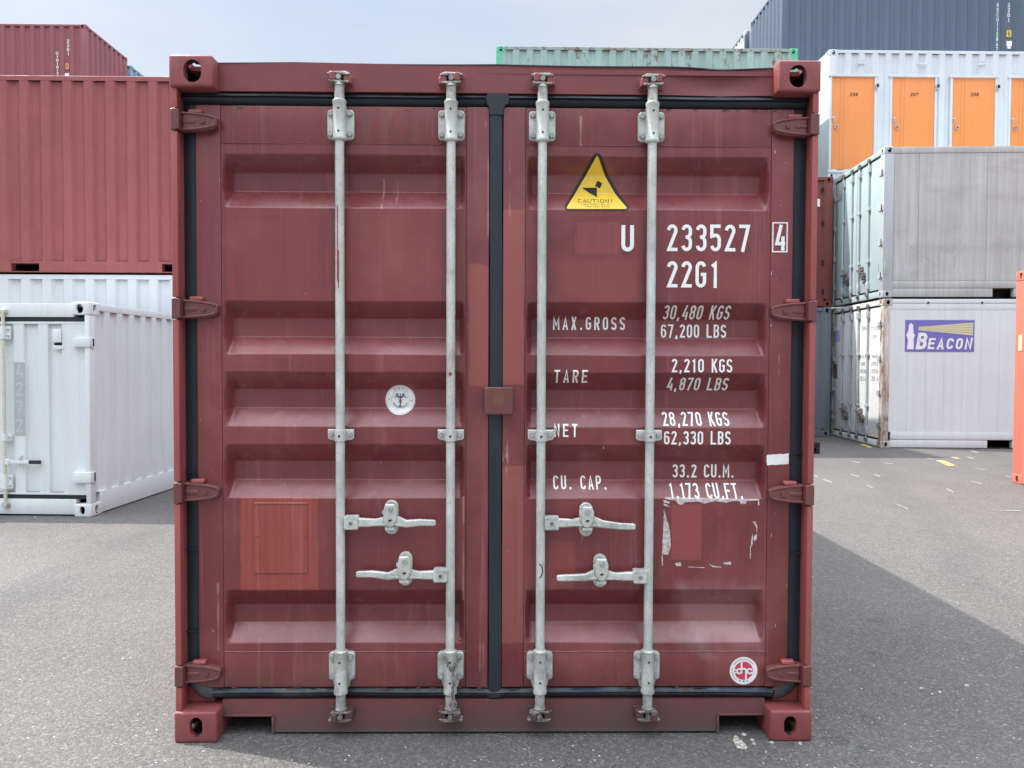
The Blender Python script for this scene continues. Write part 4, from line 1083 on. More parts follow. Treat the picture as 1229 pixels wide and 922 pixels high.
def facetext(par_, FM, txt, u0, z0, u1, z1, d, mat, name='lettering', vertical=False, **k):
    g = G(FM)
    if not vertical:
        place = lambda u, v, off: (u0+u*(u1-u0), d-off, z0+v*(z1-z0)); asp = (u1-u0)/(z1-z0)
        lettering(g, txt, place, asp, **k)
    else:                                   # letters stacked downwards, upright
        n = len(txt); h = (z1-z0)/n
        for i, ch in enumerate(txt):
            b = z1-(i+1)*h+h*.1; 
            for j, (pts, cl) in enumerate(glyph(ch, .6, .16)):
                ribbon(g, pts, cl, .16, lambda u, v, off: (u0+u/.6*(u1-u0), d-off, b+v*h*.8), .0003*j, .5)
    return g.build(name, mat, par_, smooth=False, normals=False)

# ---- left: red container on the white one
M['redside'] = paint('faded_red_container_paint', (.30, .080, .078), .5, .12, .22, .022, dents=1.0, dirt=.10, dirtcol=(.50, .22, .21), rust=.0)
loc = (-5.21-CX/2, 7.22, 2.60)
t = thing('shipping_container', 'faded red container stacked on the pale container, left of the maroon one', 'shipping container', loc, 0, 'containers stacked round the yard')
shell(t, CX, CY, CZ-.04, M['redside'], faces={}, pockets={'front': PK20, 'back': PK20})
loc = (-5.23-CX/2, 7.24, 0)
M['palewhite'] = paint('pale_bluish_white_paint', (.63, .66, .685), .45, .05, .06, .0015, dents=2)
t = thing('shipping_container', 'pale bluish white container under the faded red one, behind the small white storage unit', 'shipping container', loc, 0, 'containers stacked round the yard')
shell(t, CX, CY, CZ, M['palewhite'], faces={}, pockets={'front': PK20, 'back': PK20})

# ---- small white storage unit with its door end towards the camera
SW, SL, SH = 1.95, 2.42, 2.0
sy_ = R(-3); corner = Vector((-3.80, 4.28, 0))
loc = (corner.x-SW*math.cos(sy_), corner.y-SW*math.sin(sy_), 0)
M['white'] = paint('clean_white_storage_paint', (.70, .74, .745), .42, .05, .12, .001, dents=1)
M['whitedoor'] = paint('clean_white_door_paint', (.68, .73, .745), .40, .05, .12, .001, dents=1)
t = thing('storage_unit', 'small clean white storage unit, door end forward with grey number strip, at the left edge', 'storage container', loc, sy_)
P_ = rec(t, 'front', SW, SL, sy_, loc)
shell(t, SW, SL, SH, M['white'], faces={'front': None, 'right': None}, post=.085, tr=.06, br=.15)
FMr = face_map('right', SW, SL)
g = G(FMr); g.box(.16, SL-.16, .004, .06, SH-.072, SH-.010); g.build('top_rail', M['white'], t, bevel=.003)
g = G(FMr); g.box(.16, SL-.16, .004, .08, .012, .215); g.build('bottom_rail', M['white'], t, bevel=.004)
corr_wall(t, FMr, .085, SL-.085, .2155, SH-.072, M['white'], pitch=.235, dep=.026, flat_=.11, slope=.012)
# front frame
for u0, u1 in ((.004, .07), (SW-.046, SW-.004)): G().box(u0, u1, .004, .09, .118, SH-.118).build('corner_post', M['white'], t, bevel=.006)
zz = lambda py: P_(50, py, .03)[1]
G().box(.162, SW-.162, .030, .10, zz(380.5), SH-.012).build('door_header', M['white'], t, bevel=.004)
G().box(.12, SW-.05, .045, .10, zz(386), zz(380.5)-.001).build('door_gasket', M['rubber'], t)
G().box(.12, SW-.05, .045, .10, zz(599), zz(594)).build('door_gasket', M['rubber'], t)
G().box(.162, SW-.162, .030, .10, .016, zz(599)-.001).build('door_sill', M['white'], t, bevel=.004)
zt_, zb_ = zz(386)-.001, zz(594)+.001
umid = SW/2
for (ua, ub, nm) in ((umid+.004, SW-.050, 1), (.075, umid-.004, 0)):
    g = G(); 
    g.box(ua, ub, .032, .06, zt_-.022, zt_); g.box(ua, ub, .032, .06, zb_, zb_+.022)
    d = g.build('door', M['whitedoor'], t, bevel=.002)
    if nm:
        us = [P_(x, 450, .035)[0] for x in (0, 15.5, 17, 29, 31, 45, 46.5, 58, 60, 73.5, 75, 97)]
        ds = [.058, .058, .034, .034, .058, .058, .034, .034, .058, .058, .034, .034]
        us[-1] = ub; us[0] = ua
    else:
        n_ = 12; us = [ua+(ub-ua)*i/(n_-1) for i in range(n_)]; ds = [.034, .034, .058, .058]*3
    g = G(); idx = [[g.pt(u, dd, z) for z in (zb_+.022, zt_-.022)] for u, dd in zip(us, ds)]
    for a, b in zip(idx, idx[1:]): g.f.append([a[0], b[0], b[1], a[1]])
    for a, b, ua_, ub_ in zip(idx, idx[1:], us, us[1:]):
        for k, z in ((0, zb_+.022), (1, zt_-.022)): g.f.append([a[k], b[k], g.pt(ub_, .033, z), g.pt(ua_, .033, z)])
    g.build('door_panel', M['whitedoor'], d, normals=False)
    if nm:
        a, b = P_(17.5, 523, .033), P_(29.5, 435, .033)
        st_ = G().box(a[0], b[0], .0325, .0335, a[1], b[1]).build('number_strip', flat('grey_strip', (.40, .43, .45), .5, .06), d, smooth=False)
        for i, ch in enumerate('4272'):
            y0 = 437+i*22; c0, c1 = P_(19, y0+16, .032), P_(27.5, y0, .032)
            facetext(st_, ident, ch, c0[0], c0[1], c1[0], c1[1], .0320, flat('pale_digit', (.50, .53, .56), .5, .05), t=.14)
        for (x0, y0, x1, y1) in ((63, 395, 73, 411),):
            a, b = P_(x0, y1, .02), P_(x1, y0, .02)
            v = G().box(a[0], b[0], .018, .034, a[1], b[1]).build('vent_cover', M['white'], d, bevel=.005)
            g = G(); c = P_(68, 413.5, .03); g.box(a[0]+.01, b[0]-.01, .030, .058, c[1]-.008, c[1]+.016); g.build('vent_slot', M['dark'], v)
            g = G(); g.box(a[0]-.0, b[0]+.014, .029, .034, c[1]-.045, c[1]-.010); g.build('vent_base', M['white'], v, bevel=.002)
for ya, yb in ((405.5, 416.5), (567, 579.5)):
    a, b = P_(88, yb, .0), P_(104, ya, .0)
    h = G().box(a[0], SW+.006, -.006, .032, a[1], b[1]).build('hinge', M['white'], t, bevel=.004)
    G().box(SW-.0015, SW+.009, .03, .075, a[1]-.004, b[1]+.004).build('hinge_bracket', M['white'], h, bevel=.003)
    G().box(SW-.001, SW+.0095, .040, .066, a[1]+.008, b[1]-.008).build('hinge_gap', M['dark'], h)
ur = P_(4.5, 480, .0)[0]
M['cream_rod'] = flat('cream_painted_rod', (.60, .58, .44), .5, .1)
rod = G().tube((ur, .005, zz(608)), (ur, .005, zz(372)), .015, n=18).build('lock_rod', M['cream_rod'], t)
for y0, y1, ww in ((392, 407.5, 1), (521, 529.5, .9), (570, 587, 1)):
    z1, z0 = zz(y0), zz(y1)
    G().prism(rrect(ur-.058*ww, ur+.062*ww, z0, z1, .008), .012, .033, .003).build('bearing_bracket', M['white'], rod)
    G().tube((ur, .005, z0+.002), (ur, .005, z1-.002), .020, n=18).build('rod_collar', M['white'], rod)
    for zb in ((z0+.03, z1-.03) if z1-z0 > .09 else ((z0+z1)/2,)): G().tube((ur+.042, .005, zb), (ur+.042, .014, zb), .009, n=12).build('bracket_bolt', M['bolt'], rod)
for zc in (zz(606), zz(374)):
    g = G(); g.prism(rrect(ur-.03, ur+.03, zc-.022, zc+.022, .008), -.004, .028, .004); g.build('locking_cam', M['galv'], rod)
uh = P_(48, 554, 0)[0]; zh = zz(554.5)
hnd = G().prism(rrect(ur+.02, P_(34, 554, 0)[0], zh-.014, zh+.014, .003), .0, .012, .002).build('door_handle', M['white'], t)
G().prism(rrect(P_(34.5, 554, 0)[0], uh, zh-.017, zh+.017, .005), -.004, .016, .003).build('handle_grip', M['rubber'], hnd)
G().prism(rrect(ur+.004, ur+.044, zh-.026, zh+.026, .005), -.010, .020, .003).build('handle_hub', M['white'], hnd)
uc = P_(24, 554, 0)[0]; g = G(); g.prism([(uc-.02, zh+.020), (uc+.012, zh+.02), (uc+.024, zh+.062), (uc+.014, zh+.064), (uc-.006, zh+.040)], -.004, .01, .002); g.build('handle_catch', M['galv'], hnd)
g = G(); g.torus((uc+.01, .004, zh-.035), (0, 1, 0), .018, .004, 12, 6); g.build('padlock_loop', M['galv'], hnd)

# ---- far left, high up: pink-red container and a blue one behind it
M['pinkred'] = paint('pinkish_red_container_paint', (.30, .092, .10), .5, .08, .1)
loc = (-11.75-CX, 19.2, 8.37)
t = thing('shipping_container', 'pinkish red container high in the far left stack, with small white and orange markings', 'shipping container', loc, 0, 'containers stacked round the yard')
shell(t, CX, CY, CZ, M['pinkred'], faces={}, pockets={'front': PK20})
FM = face_map('front', CX, CY); Pq = rec(t, 'front', CX, CY, 0, loc)
a, b = Pq(80.4, 67), Pq(83.2, 47); facetext(t, FM, '22G1', a[0], a[1], b[0], b[1], -.002, M['white_print'], vertical=True)
a, b = Pq(67.4, 91), Pq(70.2, 62); facetext(t, FM, 'U191917', a[0], a[1], b[0], b[1], -.002, M['white_print'], vertical=True)
M['orange_print'] = flat('orange_print', (.75, .36, .08), .5)
a, b = Pq(78.5, 83.5), Pq(83.2, 76); facetext(t, FM, '6', a[0], a[1], b[0], b[1], -.002, M['orange_print'], t=.2)
a, b = Pq(78, 93.5), Pq(83, 88); G(FM).box(a[0], b[0], -.004, .003, a[1], b[1]).build('marking_panel', M['white_print'], t)
loc = (-11.7-CX, 21.75, 8.2)
M['bluec'] = paint('light_blue_container_paint', (.20, .33, .45), .5, .12, .1)
t = thing('shipping_container', 'light blue container just showing behind the pinkish red one on the far left', 'shipping container', loc, 0, 'containers stacked round the yard')
shell(t, CX, CY, CZ, M['bluec'], faces={}, pockets={})

# ---- behind the maroon container
M['greyblue'] = paint('blue_grey_corrugated_paint', (.17, .20, .24), .5, .1, .15)
M['brownred'] = paint('brown_red_container_paint', (.20, .052, .042), .5, .15, .2, rust=.2)
t = thing('shipping_container', 'blue grey container on the ground, only its right edge showing beside the maroon one', 'shipping container', (6.62-CX, 12.45, 0), 0, 'containers stacked round the yard')
shell(t, CX, CY, CZ, M['greyblue'], faces={}, pockets={'front': PK20})
loc = (6.62-CX, 12.45, 2.60)
t = thing('shipping_container', 'brown red container above the blue grey one, narrow strip showing left of the silver container', 'shipping container', loc, 0, 'containers stacked round the yard')
shell(t, CX, CY, CZ, M['brownred'], faces={}, pockets={'front': PK20}, post=.11)
FM = face_map('front', CX, CY); Pq = rec(t, 'front', CX, CY, 0, loc)
for py in (228, 268, 315, 350):
    a, b = Pq(986.6, py+3), Pq(988.8, py-3); G(FM).box(a[0], b[0], -.001, .02, a[1], b[1]).build('post_slot', M['dark'], t)
a, b = Pq(975, 248), Pq(984, 239); G(FM).box(a[0], b[0], -.006, .003, a[1], b[1]).build('label_plate', M['white_print'], t)
# the pair standing straight behind the maroon container throws the shade on the right
M['plainblue'] = paint('dull_blue_container_paint', (.07, .12, .20), .5, .1, .1)
for z_, lab in ((0, 'dull blue container on the ground straight behind the maroon one'), (2.60, 'dull blue container stacked upper, straight behind the maroon one')):
    t = thing('shipping_container', lab, 'shipping container', (3.9-CX, 9.86, z_), 0, 'containers stacked round the yard')
    shell(t, CX, CY, CZ, M['plainblue'], faces={}, pockets={'front': PK20})
t = thing('shipping_container', 'weathered pale green container with bright green corner posts, seen over the maroon roof', 'shipping container', (-.11, 12.65, 5.20), 0, 'containers stacked round the yard')
M['palegreen'] = paint('weathered_pale_green_paint', (.36, .50, .45), .6, .14, .35, .002, rust=.25, dirt=.3, dirtcol=(.30, .30, .24))
M['brightgreen'] = flat('bright_green_paint', (.12, .55, .33), .5, .06)
M['greenrail'] = paint('rusty_pale_green_rail', (.32, .42, .38), .6, .1, .2, rust=.9)
shell(t, CX, CY, CZ, M['palegreen'], M['greenrail'], M['brightgreen'], faces={}, pockets={'front': PK20})
for u in (-.001, CX-.112):
    G().box(u, u+.113, -.001, .10, .119, CZ-.119).build('post_cladding', M['brightgreen'], t)
G().prism(rrect(CX-.40, CX-.30, 2.25, 2.42, .004), .000, .008).build('data_plate', M['greenrail'], t)
small_block = thing('steel_block', 'black steel corner block low on the ground beside the maroon container, right', 'steel block', (4.62, 9.43, 0))
g = G(); g.box(0, .43, 0, .60, .0, .03); g.box(0, .43, 0, .60, .155, .185); g.box(.0, .43, .03, .60, .03, .155); 
g.build('deck', M['dark'], small_block, bevel=.004)
link('corner_casting', CASTV[-1, 1, 1].copy(), small_block, (.55, 0, .0)).data.materials.append(M['dark'])
G().box(.39, .5515, 0, .178, .1185, .185).build('cap', M['dark'], small_block, bevel=.006)

# ---- right: white container with orange doors, third level
OX0 = 6.70; loc = (OX0, 12.92, 5.26); OH = 2.63
M['olwhite'] = paint('white_rental_container_paint', (.62, .67, .71), .45, .05, .12, .0015, dents=1.5)
M['orange'] = paint('orange_door_paint', (.76, .27, .078), .45, .04, .05, .0008)
t = thing('storage_unit', 'white container with a row of orange numbered doors, on the third level at right', 'storage container', loc)
shell(t, CX, CY, OH, M['olwhite'], faces={'left': 'flat'}, pockets={}, roof=M['olwhite'])
Pq = rec(t, 'front', CX, CY, 0, loc)
dtop = Pq(1024, 92.5)[1]; dbot = Pq(1000, 203)[1]
M['handle'] = flat('chrome_handle', (.6, .6, .6), .3, .1, 40, .9)
nums = {0: '206', 1: '207', 2: '208'}
for i, (x0, x1) in enumerate(((998.5, 1049.5), (1071, 1121.5), (1143.5, 1193), (1213.5, 1263), (1284, 1333))):
    if i < 4: u0, u1 = Pq(x0, 92)[0], Pq(x0+51, 92)[0]
    else: u0, u1 = u1+.36, u1+.36+(u1-u0)
    d = G().box(u0, u1, .001, .05, dbot, dtop).build('door', M['orange'], t, bevel=.004)
    for du in (.20, .285):
        G().box(u0+du*(u1-u0)*1.0, u0+du*(u1-u0)+.006, -.0005, .003, dbot+.01, dtop-.01).build('groove_shade_strip', flat('orange_shadow_line', (.50, .17, .05), .5), d)  # groove shade drawn as thin darker orange strips
    g = G(); g.box(u0-.045, u0-.003, -.016, .03, dbot-.03, dtop+.0); g.box(u1+.003, u1+.045, -.016, .03, dbot-.03, dtop+.0)
    g.box(u0-.075, u1+.075, -.03, .03, dtop+.001, dtop+.05); g.box(u0-.06, u1+.06, -.02, .03, dbot-.075, dbot-.031)
    g.build('door_frame', M['olwhite'], t, bevel=.004, split=True)
    zh = dtop-.84
    g = G(); g.tube((u0+.055, -.05, zh), (u0-.02, -.05, zh), .009, n=10); g.prism(rrect(u0+.030, u0+.072, zh-.065, zh+.03, .01), -.012, .002); g.tube((u0+.05, -.05, zh), (u0+.05, .0, zh), .010, n=10)
    g.build('door_handle', M['handle'], d)
    g = G(); g.tube((u0+.095, -.035, zh-.18), (u0+.095, .002, zh-.18), .040, .046, n=18); k_ = g.build('door_lock', M['handle'], d)
    G().tube((u0+.100, -.037, zh-.18), (u0+.100, -.033, zh-.18), .018, n=12).build('lock_keyway', M['dark'], k_)
    G().box(u1+.006, u1+.055, -.045, -.016, dtop-.27, dtop-.15).build('hasp', M['handle'], d, bevel=.004)
    G().box(u1+.03, u1+.075, -.06, -.017, dtop-.215, dtop-.15).build('padlock', M['black'], d, bevel=.012)
    uv = u0+.58*(u1-u0)+.08
    v_ = G().prism(rrect(uv-.09, uv+.09, OH-.295, OH-.262, .012), -.03, .01, .004).build('vent_hood', M['olwhite'], t)
    for q in (-.05, 0, .05): G().tube((uv+q, -.012, OH-.235), (uv+q, -.002, OH-.235), .010, n=8).build('vent_bolt', M['handle'], v_)
    if i in nums:
        a, b = Pq(x0+21, 115.5), Pq(x0+30.5, 111.5)
        facetext(d, ident, nums[i], a[0], a[1], b[0], b[1], -.003, M['black'], slant=.2, t=.17)

# ---- highest right: dark blue grey container, and a pale one behind it
loc = (6.93, 16.3, 8.37)
M['slate'] = paint('slate_blue_container_paint', (.085, .110, .155), .45, .05, .06)
t = thing('shipping_container', 'dark slate blue container topmost at upper right, with vertical white numbers', 'shipping container', loc, 0, 'containers stacked round the yard')
shell(t, CX+.03, CY, CZ, M['slate'], faces={}, pockets={'front': PK20})
FM = face_map('front', CX, CY); Pq = rec(t, 'front', CX, CY, 0, loc)
a, b = Pq(1195.2, 62), Pq(1198.6, 3); facetext(t, FM, 'MSCU112947', a[0], a[1], b[0], b[1], -.002, M['white_print'], vertical=True)
a, b = Pq(1209, 27), Pq(1212.2, 3.5); facetext(t, FM, '22G1', a[0], a[1], b[0], b[1], -.002, M['white_print'], vertical=True)
a, b = Pq(1208, 44.5), Pq(1213.8, 36.5); pn = G(FM).box(a[0], b[0], -.004, .003, a[1], b[1]).build('marking_panel', flat('amber_panel', (.75, .48, .05), .5), t)
facetext(pn, FM, '6', a[0]+.03, a[1]+.03, b[0]-.03, b[1]-.03, -.006, M['black'], t=.14)
a, b = Pq(1208, 55.5), Pq(1214.4, 49.5); G(FM).box(a[0], b[0], -.004, .003, a[1], b[1]).build('marking_panel', M['white_print'], t)
a, b = Pq(1209, 58.5), Pq(1213, 56); G(FM).box(a[0], b[0], -.004, .003, a[1], b[1]).build('marking_panel', M['white_print'], t)
t = thing('shipping_container', 'pale grey container receding behind the slate blue one at upper right', 'shipping container', (6.88, 19.05, 8.33), 0, 'containers stacked round the yard')
M['palegrey'] = paint('pale_grey_container_paint', (.55, .58, .60), .5, .06, .1)
shell(t, CX, CY, CZ-.02, M['palegrey'], M['slate'], M['palegrey'], faces={}, pockets={})

# ---- door end for the two refrigerated-type containers at right
def door_end(t, FM, U, Z, wall, hw, hingem, P, handles=True, fr=.11):
    zt, zb = Z-.135, .155
    G(FM).box(.17, U-.17, .01, .07, Z-.10, Z-.012).build('door_header', wall, t, bevel=.004)
    G(FM).box(.17, U-.17, .01, .07, .014, .118).build('door_sill', wall, t, bevel=.004)
    G(FM).box(.10, U-.10, .075, .10, .10, Z-.09).build('door_frame', M['dark'], t)
    for a, b in ((fr, U/2-.008), (U/2+.008, U-fr)):
        d = G(FM).box(a, b, .028, .075, zb, zt).build('door', wall, t, bevel=.006)
        g = G(FM)
        for x0, x1, z0, z1 in ((a-.012, b+.012, zt, zt+.016), (a-.012, b+.012, zb-.016, zb)): g.box(x0, x1, .038, .075, z0, z1)
        g.build('door_gasket', M['rubber'], d, split=True)
    G(FM).box(U/2-.008, U/2+.008, .036, .075, zb-.016, zt+.016).build('door_gasket', M['rubber'], t)
    for ri, u in enumerate((.627, 1.047, 1.392, 1.809)):
        rod = G(FM).tube((u, .002, .07), (u, .002, Z-.07), .017, n=12).build('lock_rod', hw, t)
        for z0, z1 in ((Z-.30, Z-.17), (Z*.62, Z*.62+.05), (Z*.26, Z*.26+.05), (.19, .33)):
            G(FM).box(u-.045, u+.045, -.018, .029, z0, z1).build('bearing_bracket', hw, rod, bevel=.008)
        for z in (.095, Z-.085):
            G(FM).prism(rrect(u-.045, u+.045, z-.035, z+.035, .01), -.022, .03, .005).build('locking_cam', M['cam'], rod)
        if handles and ri in (0, 2):
            zh = .50; g = G(FM); g.tube((u, -.03, zh+.08), (u+.30, -.035, zh+.06), .013, n=8); g.build('door_handle', M['cam'], t)
            g = G(FM); g.tube((u+.40, -.03, zh-.04), (u+.12, -.035, zh-.06), .013, n=8); g.build('door_handle', M['cam'], t)
            for cu, cz_ in ((u+.16, zh+.07), (u+.25, zh-.05)): G(FM).prism(stadium(cu, cz_, .06, .15), -.045, .028, .004).build('handle_catch', M['cam'], t)
    for z in (.38, .95, 1.55, 2.16):
        for a, b in ((.02, .20), (U-.20, U-.02)):
            h = G(FM).prism(rrect(a, b, z-.045, z+.045, .012), -.010, .03, .005).build('hinge', hingem, t)
            q = (a+.03) if a < 1 else (b-.03)
            G(FM).box(q-.014, q+.014, -.024, -.009, z-.062, z+.062).build('hinge_pin', M['cam'], h, bevel=.004)
BY = R(-3.1)
# lower: white container with the lighthouse panel
loc = (6.62, 10.36, 0)
def beacon_extra(s, c):
    X, Y, Z = s.sep()[:3]
    m = s.math('MULTIPLY', s.rng(X, .05, .16, 1, 0), s.rng(s.noise(5, (2, 2, .5), detail=8, rough=.7), .42, .6, 0, .95))
    return s.mix(m, c, (.30, .17, .09))
M['beacon'] = paint('white_reefer_paint', (.69, .745, .75), .45, .05, .10, .0012, dirt=.06, dirtcol=(.45, .44, .4))
M['beaconpost'] = paint('rust_stained_white_post', (.62, .60, .55), .55, .1, .3, .002, rust=.55, extra=beacon_extra)
M['beacondoor'] = paint('white_door_end_paint', (.74, .76, .74), .45, .06, .14, .0012, dirt=.15, dirtcol=(.4, .38, .33))
M['greysteel'] = paint('weathered_light_steel', (.42, .44, .44), .5, .15, .2, dirt=.3, dirtcol=(.12, .10, .08))
t = thing('shipping_container', 'white container on the ground at right carrying a purple lighthouse panel, rusty corner post', 'shipping container', loc, BY, 'containers stacked round the yard')
shell(t, CX, CY, CZ, M['beacon'], M['beaconpost'], M['beaconpost'], faces={'front': None, 'left': None}, pockets={}, post=.12)
FM = face_map('front', CX, CY); Pq = rec(t, 'front', CX, CY, BY, loc)
for x0 in (.003, CX-.123): G().box(x0, x0+.12, .003, .12, .118, CZ-.118).build('corner_post', M['beaconpost'], t, bevel=.008)
z1 = Pq(1120, 364)[1]; z2 = Pq(1120, 372)[1]
G().box(.163, CX-.163, .002, .06, z1, CZ-.006).build('top_rail', M['beacon'], t, bevel=.006)
G().box(.124, CX-.124, .010, .06, z2, z1-.002).build('rail_cover', M['beacon'], t, bevel=.004)
zb1 = Pq(1120, 519)[1]; zb2 = Pq(1120, 528)[1]
x = .165; k = 0
while x < CX-.17:
    x2 = min(CX-.165, x+2.06); G().box(x, x2-.004, .002, .05, zb2+.004, zb1).build('lower_panel', M['beacon'], t, bevel=.003); x = x2
x = .124
while x < CX-.2:
    x2 = min(CX-.124, x+.31); g = G(); g.box(x+.0015, x2-.0015, .012, .04, zb1+.003, z2-.003); g.build('wall_panel', M['beacon'], t, bevel=.003, seg=1); x = x2
G().box(.124, CX-.124, .0175, .045, zb1, z2).build('panel_backing', M['beacon'], t)
g = G(); pk = [(Pq(1185, 535)[0], Pq(1215, 535)[0])]; pk.append((CX-pk[0][1], CX-pk[0][0])); x = .165
for a, b in pk: g.box(x, a, .006, .10, .012, zb2-.004); x = b
g.box(x, CX-.165, .006, .10, .012, zb2-.004)
g.build('bottom_rail', M['beacon'], t, bevel=.003, split=True)
for a, b in pk:
    p = G(); p.box(a, b, .60, .62, .012, zb2); p.box(a, b, .02, .6, .012, .016); p.box(a, b, .02, .6, zb2-.01, zb2-.004); p.build('fork_pocket', M['dark'], t, split=True)
for px in (1114, 1179): 
    a = Pq(px, 363.5); G().tube((a[0], -.004, a[1]), (a[0], .004, a[1]), .018, n=10).build('rail_hole', M['dark'], t)
FL = face_map('left', CX, CY)
door_end(t, FL, CY, CZ, M['beacondoor'], M['greysteel'], M['greysteel'], None)
Pl = rec(t, 'left', CX, CY, BY, loc)
M['doortext'] = flat('grey_door_lettering', (.16, .16, .17), .6, .1)
def lf(txt, x0, y0, x1, y1, **k):
    a, b = Pl(x0, y1), Pl(x1, y0); facetext(t, FL, txt, a[0], a[1], b[0], b[1], .0265, M['doortext'], **k)
for tx, x0, y0, x1, y1 in (('BMOU', 1033, 391, 1041, 397), ('071203 0', 1043.5, 391, 1057, 397), ('22R1', 1044, 402, 1051, 406.5),
                           ('MAX.GR', 1030.5, 425.5, 1039, 430), ('TARE', 1031, 434.5, 1036.5, 439), ('PAYLOAD', 1030.5, 443.5, 1039, 448), ('CU.CAP', 1030.5, 452, 1038.5, 457),
                           ('30480', 1044, 425.5, 1052, 430), ('2950', 1044, 434.5, 1052, 439), ('27530', 1044, 443.5, 1052, 448), ('28.4', 1044, 452, 1052.5, 457)):
    lf(tx, x0, y0, x1, y1, t=.17)
a, b = Pl(997, 410), Pl(1007, 396); dp = G(FL).box(a[0], b[0], .0255, .028, a[1], b[1]).build('faded_emblem', flat('faded_lilac', (.45, .40, .66), .6, .1), t)
a, b = Pl(998.5, 454), Pl(1003.5, 437); G(FL).box(a[0], b[0], .024, .028, a[1], b[1]).build('data_plate', M['cam'], t)
# lighthouse panel
a, b = Pq(1086.2, 422.3), Pq(1170.2, 384.2); Lu0, Lz0, Lu1, Lz1 = a[0], a[1], b[0], b[1]
M['purple'] = flat('purple_panel', (.17, .17, .50), .45, .08)
M['cream'] = flat('pale_yellow_beam', (.70, .66, .34), .5, .08)
sg = G().box(Lu0, Lu1, .0085, .0119, Lz0, Lz1).build('lighthouse_panel', M['purple'], t, smooth=False)
Lw, Lh = Lu1-Lu0, Lz1-Lz0
def LP(u, v): return (Lu0+u*Lw, Lz0+v*Lh)
def lpoly(name, pts, mat, y): 
    g = G(); tri = tessellate_polygon([[Vector((*LP(*p), 0)) for p in pts]]); ids = [g.pt(LP(*p)[0], y, LP(*p)[1]) for p in pts]
    for q in tri: g.f.append([ids[i] for i in q])
    return g.build(name, mat, sg, smooth=False)
lpoly('lighthouse_figure', [(.03, .08), (.13, .08), (.122, .40), (.13, .42), (.13, .46), (.145, .52), (.125, .58), (.118, .68), (.112, .78), (.122, .82), (.08, .91), (.045, .82), (.055, .78), (.045, .66), (.03, .58), (.015, .52), (.035, .46), (.035, .40), (.045, .38)], M['white_print'], .0078)
for k in range(5):
    v0 = .52+.40*(k/4.6); v1 = v0+.40/4.6*.60; s0 = .68+.10*k/4.6; s1 = s0+.10/4.6*.60
    lpoly('light_beam', [(.19, s0), (.98, v0), (.98, v1), (.19, s1)], M['cream'], .0078)
lpoly('beam_glow', [(.19, .68), (.60, .615), (.98, .52), (.98, .92), (.60, .82), (.19, .78)], flat('straw_beam', (.47, .44, .42), .5, .05), .0080)
g = G(); LT = lambda u0, v0, u1, v1: (lambda u, v, off: (Lu0+(u0+u*(u1-u0))*Lw, .0072-off, Lz0+(v0+v*(v1-v0))*Lh))
k_ = Lw/Lh
lettering(g, 'B', LT(.155, .08, .30, .60), .145*k_/.52, w=.60, t=.20, slant=.16, serif=True)
lettering(g, 'EACON', LT(.325, .08, .955, .44), .63*k_/.36, w=.70, t=.22, gap=.26, slant=.18, serif=True)
g.build('panel_lettering', M['white_print'], sg, smooth=False, normals=False)

# upper: silver container
loc2 = (6.60, 10.36, 2.612)
def silver_extra(s, c):
    c = s.mix(s.rng(s.noise(3, (6, 6, .22), detail=7, rough=.65, off=(1, 4, 2)), .42, .66, 0, .42), c, (.30, .30, .30))
    return s.mix(s.rng(s.noise(2.2, (.5, .5, 1.4), detail=7), .5, .75, 0, .4), c, (.24, .235, .23))
M['silver'] = paint('stained_aluminium_wall', (.49, .52, .51), .48, .10, .2, .0012, extra=silver_extra)
M['silverpost'] = paint('light_blue_grey_post', (.45, .50, .52), .45, .06, .1)
M['silverdoor'] = paint('pale_aqua_door_paint', (.42, .52, .53), .45, .06, .15, .0012, dirt=.2, dirtcol=(.22, .24, .24))
t = thing('shipping_container', 'stained silver grey container stacked on the white lighthouse panel container at right', 'shipping container', loc2, BY, 'containers stacked round the yard')
shell(t, CX, CY, CZ, M['silver'], M['silverpost'], M['silverpost'], faces={'front': None, 'left': None}, pockets={}, post=.16)
Pq = rec(t, 'front', CX, CY, BY, loc2)
for x0 in (.003, CX-.173): G().box(x0, x0+.17, .003, .16, .118, CZ-.118).build('corner_post', M['silverpost'], t, bevel=.008)
za = Pq(1120, 183.5)[1]; zb_ = Pq(1120, 337)[1]; zc = Pq(1120, 346)[1]
G().box(.163, CX-.163, .002, .06, za, CZ-.008).build('top_rail', M['silver'], t, bevel=.008)
G().box(.163, CX-.163, .002, .06, zc+.003, zb_-.003).build('lower_rail', M['silver'], t, bevel=.008)
pk = [(Pq(1191.5, 350)[0], Pq(1217, 350)[0])]; pk.append((CX-pk[0][1], CX-pk[0][0])); x = .165
g = G()
for a, b in pk: g.box(x, a, .006, .10, .012, zc-.002); x = b
g.box(x, CX-.165, .006, .10, .012, zc-.002); g.build('bottom_rail', M['silver'], t, bevel=.003, split=True)
for a, b in pk: G().box(a, b, .30, .32, .012, zc).build('fork_pocket', M['dark'], t)
x = .175; xs_ = [x]
while x < CX-.3: x = min(CX-.175, x+(1.15 if len(xs_) > 1 else .42)); xs_.append(x)
for a, b in zip(xs_, xs_[1:]): G().box(a+.0015, b-.0015, .010, .05, zb_+.001, za-.002).build('wall_panel', M['silver'], t, bevel=.002, seg=1)
rv = G()
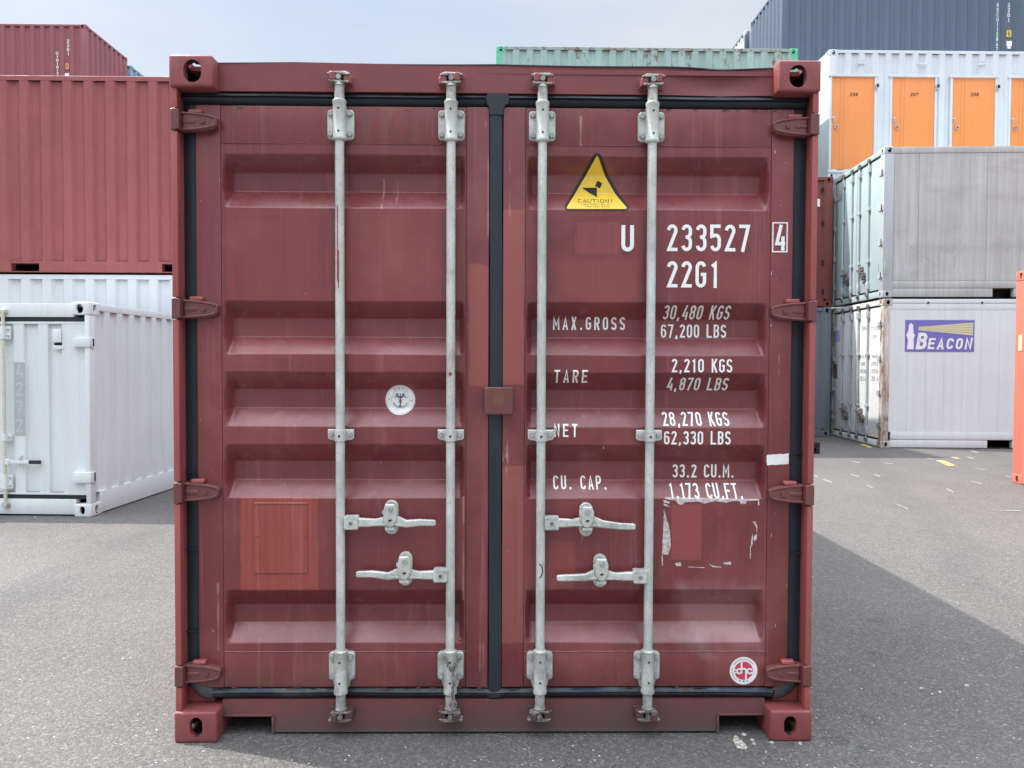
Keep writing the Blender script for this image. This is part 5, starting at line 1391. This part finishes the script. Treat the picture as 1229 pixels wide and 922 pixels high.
for q in xs_[1:-1]:
    z = zb_+.05
    while z < za: rv.box(q-.014, q-.006, .007, .0101, z-.004, z+.004); z += .075
x = .2
while x < CX-.2:
    rv.box(x-.004, x+.004, .007, .0101, zb_+.020, zb_+.028); x += .05
z = .25
while z < CZ-.2: rv.box(.178, .192, .004, .0101, z-.006, z+.006); z += .055
o = rv.build('wall_rivets', M['greysteel'], t, smooth=False); o['kind'] = 'stuff'
M['ghost'] = flat('ghost_lettering', (.38, .38, .39), .5, .15, 12)
for ch, x0, x1 in (('N', 1092, 1128), ('Y', 1132, 1160)):
    a, b = Pq(x0, 321), Pq(x1, 295); g = G()
    lettering(g, ch, lambda u, v, off: (a[0]+u*(b[0]-a[0]), .0085-off*.3, a[1]+v*(b[1]-a[1])), (b[0]-a[0])/(b[1]-a[1]), w=.9, t=.035); g.build('faded_lettering', M['ghost'], t, smooth=False, normals=False)
door_end(t, FL, CY, CZ, M['silverdoor'], M['silverpost'], M['silverpost'], None)
Pl = rec(t, 'left', CX, CY, BY, loc2)
def lpl(name, x0, y0, x1, y1, mat, d=.0265):
    a, b = Pl(x0, y1), Pl(x1, y0); G(FL).box(a[0], b[0], d-.003, d+.003, a[1], b[1]).build(name, mat, t, bevel=.002)
lpl('green_patch_plate', 1052, 314, 1061, 331, flat('sage_green_panel', (.22, .36, .26), .5))
lpl('dark_vent_plate', 1004, 228, 1009.5, 242, M['greysteel'])
lpl('pale_patch', 1056, 220, 1061, 232, M['silverpost'])

# ---- salmon container at the right edge
loc = (6.33, 6.49-CY, 0)
M['salmon'] = paint('salmon_orange_paint', (.66, .17, .115), .45, .05, .05)
t = thing('shipping_container', 'salmon orange container cut off by the right edge of the photo', 'shipping container', loc, 0, 'containers stacked round the yard')
shell(t, CX, CY, CZ, M['salmon'], faces={}, pockets={'front': PK20}, post=.17)
Pq = rec(t, 'left', CX, CY, 0, loc)
a, b = Pq(1222.5, 421), Pq(1227, 402); G(face_map('left', CX, CY)).prism(rrect(a[0], b[0], a[1], b[1], .003), -.004, .006).build('label_plate', flat('cream_plate', (.78, .62, .38), .5, .06), t)
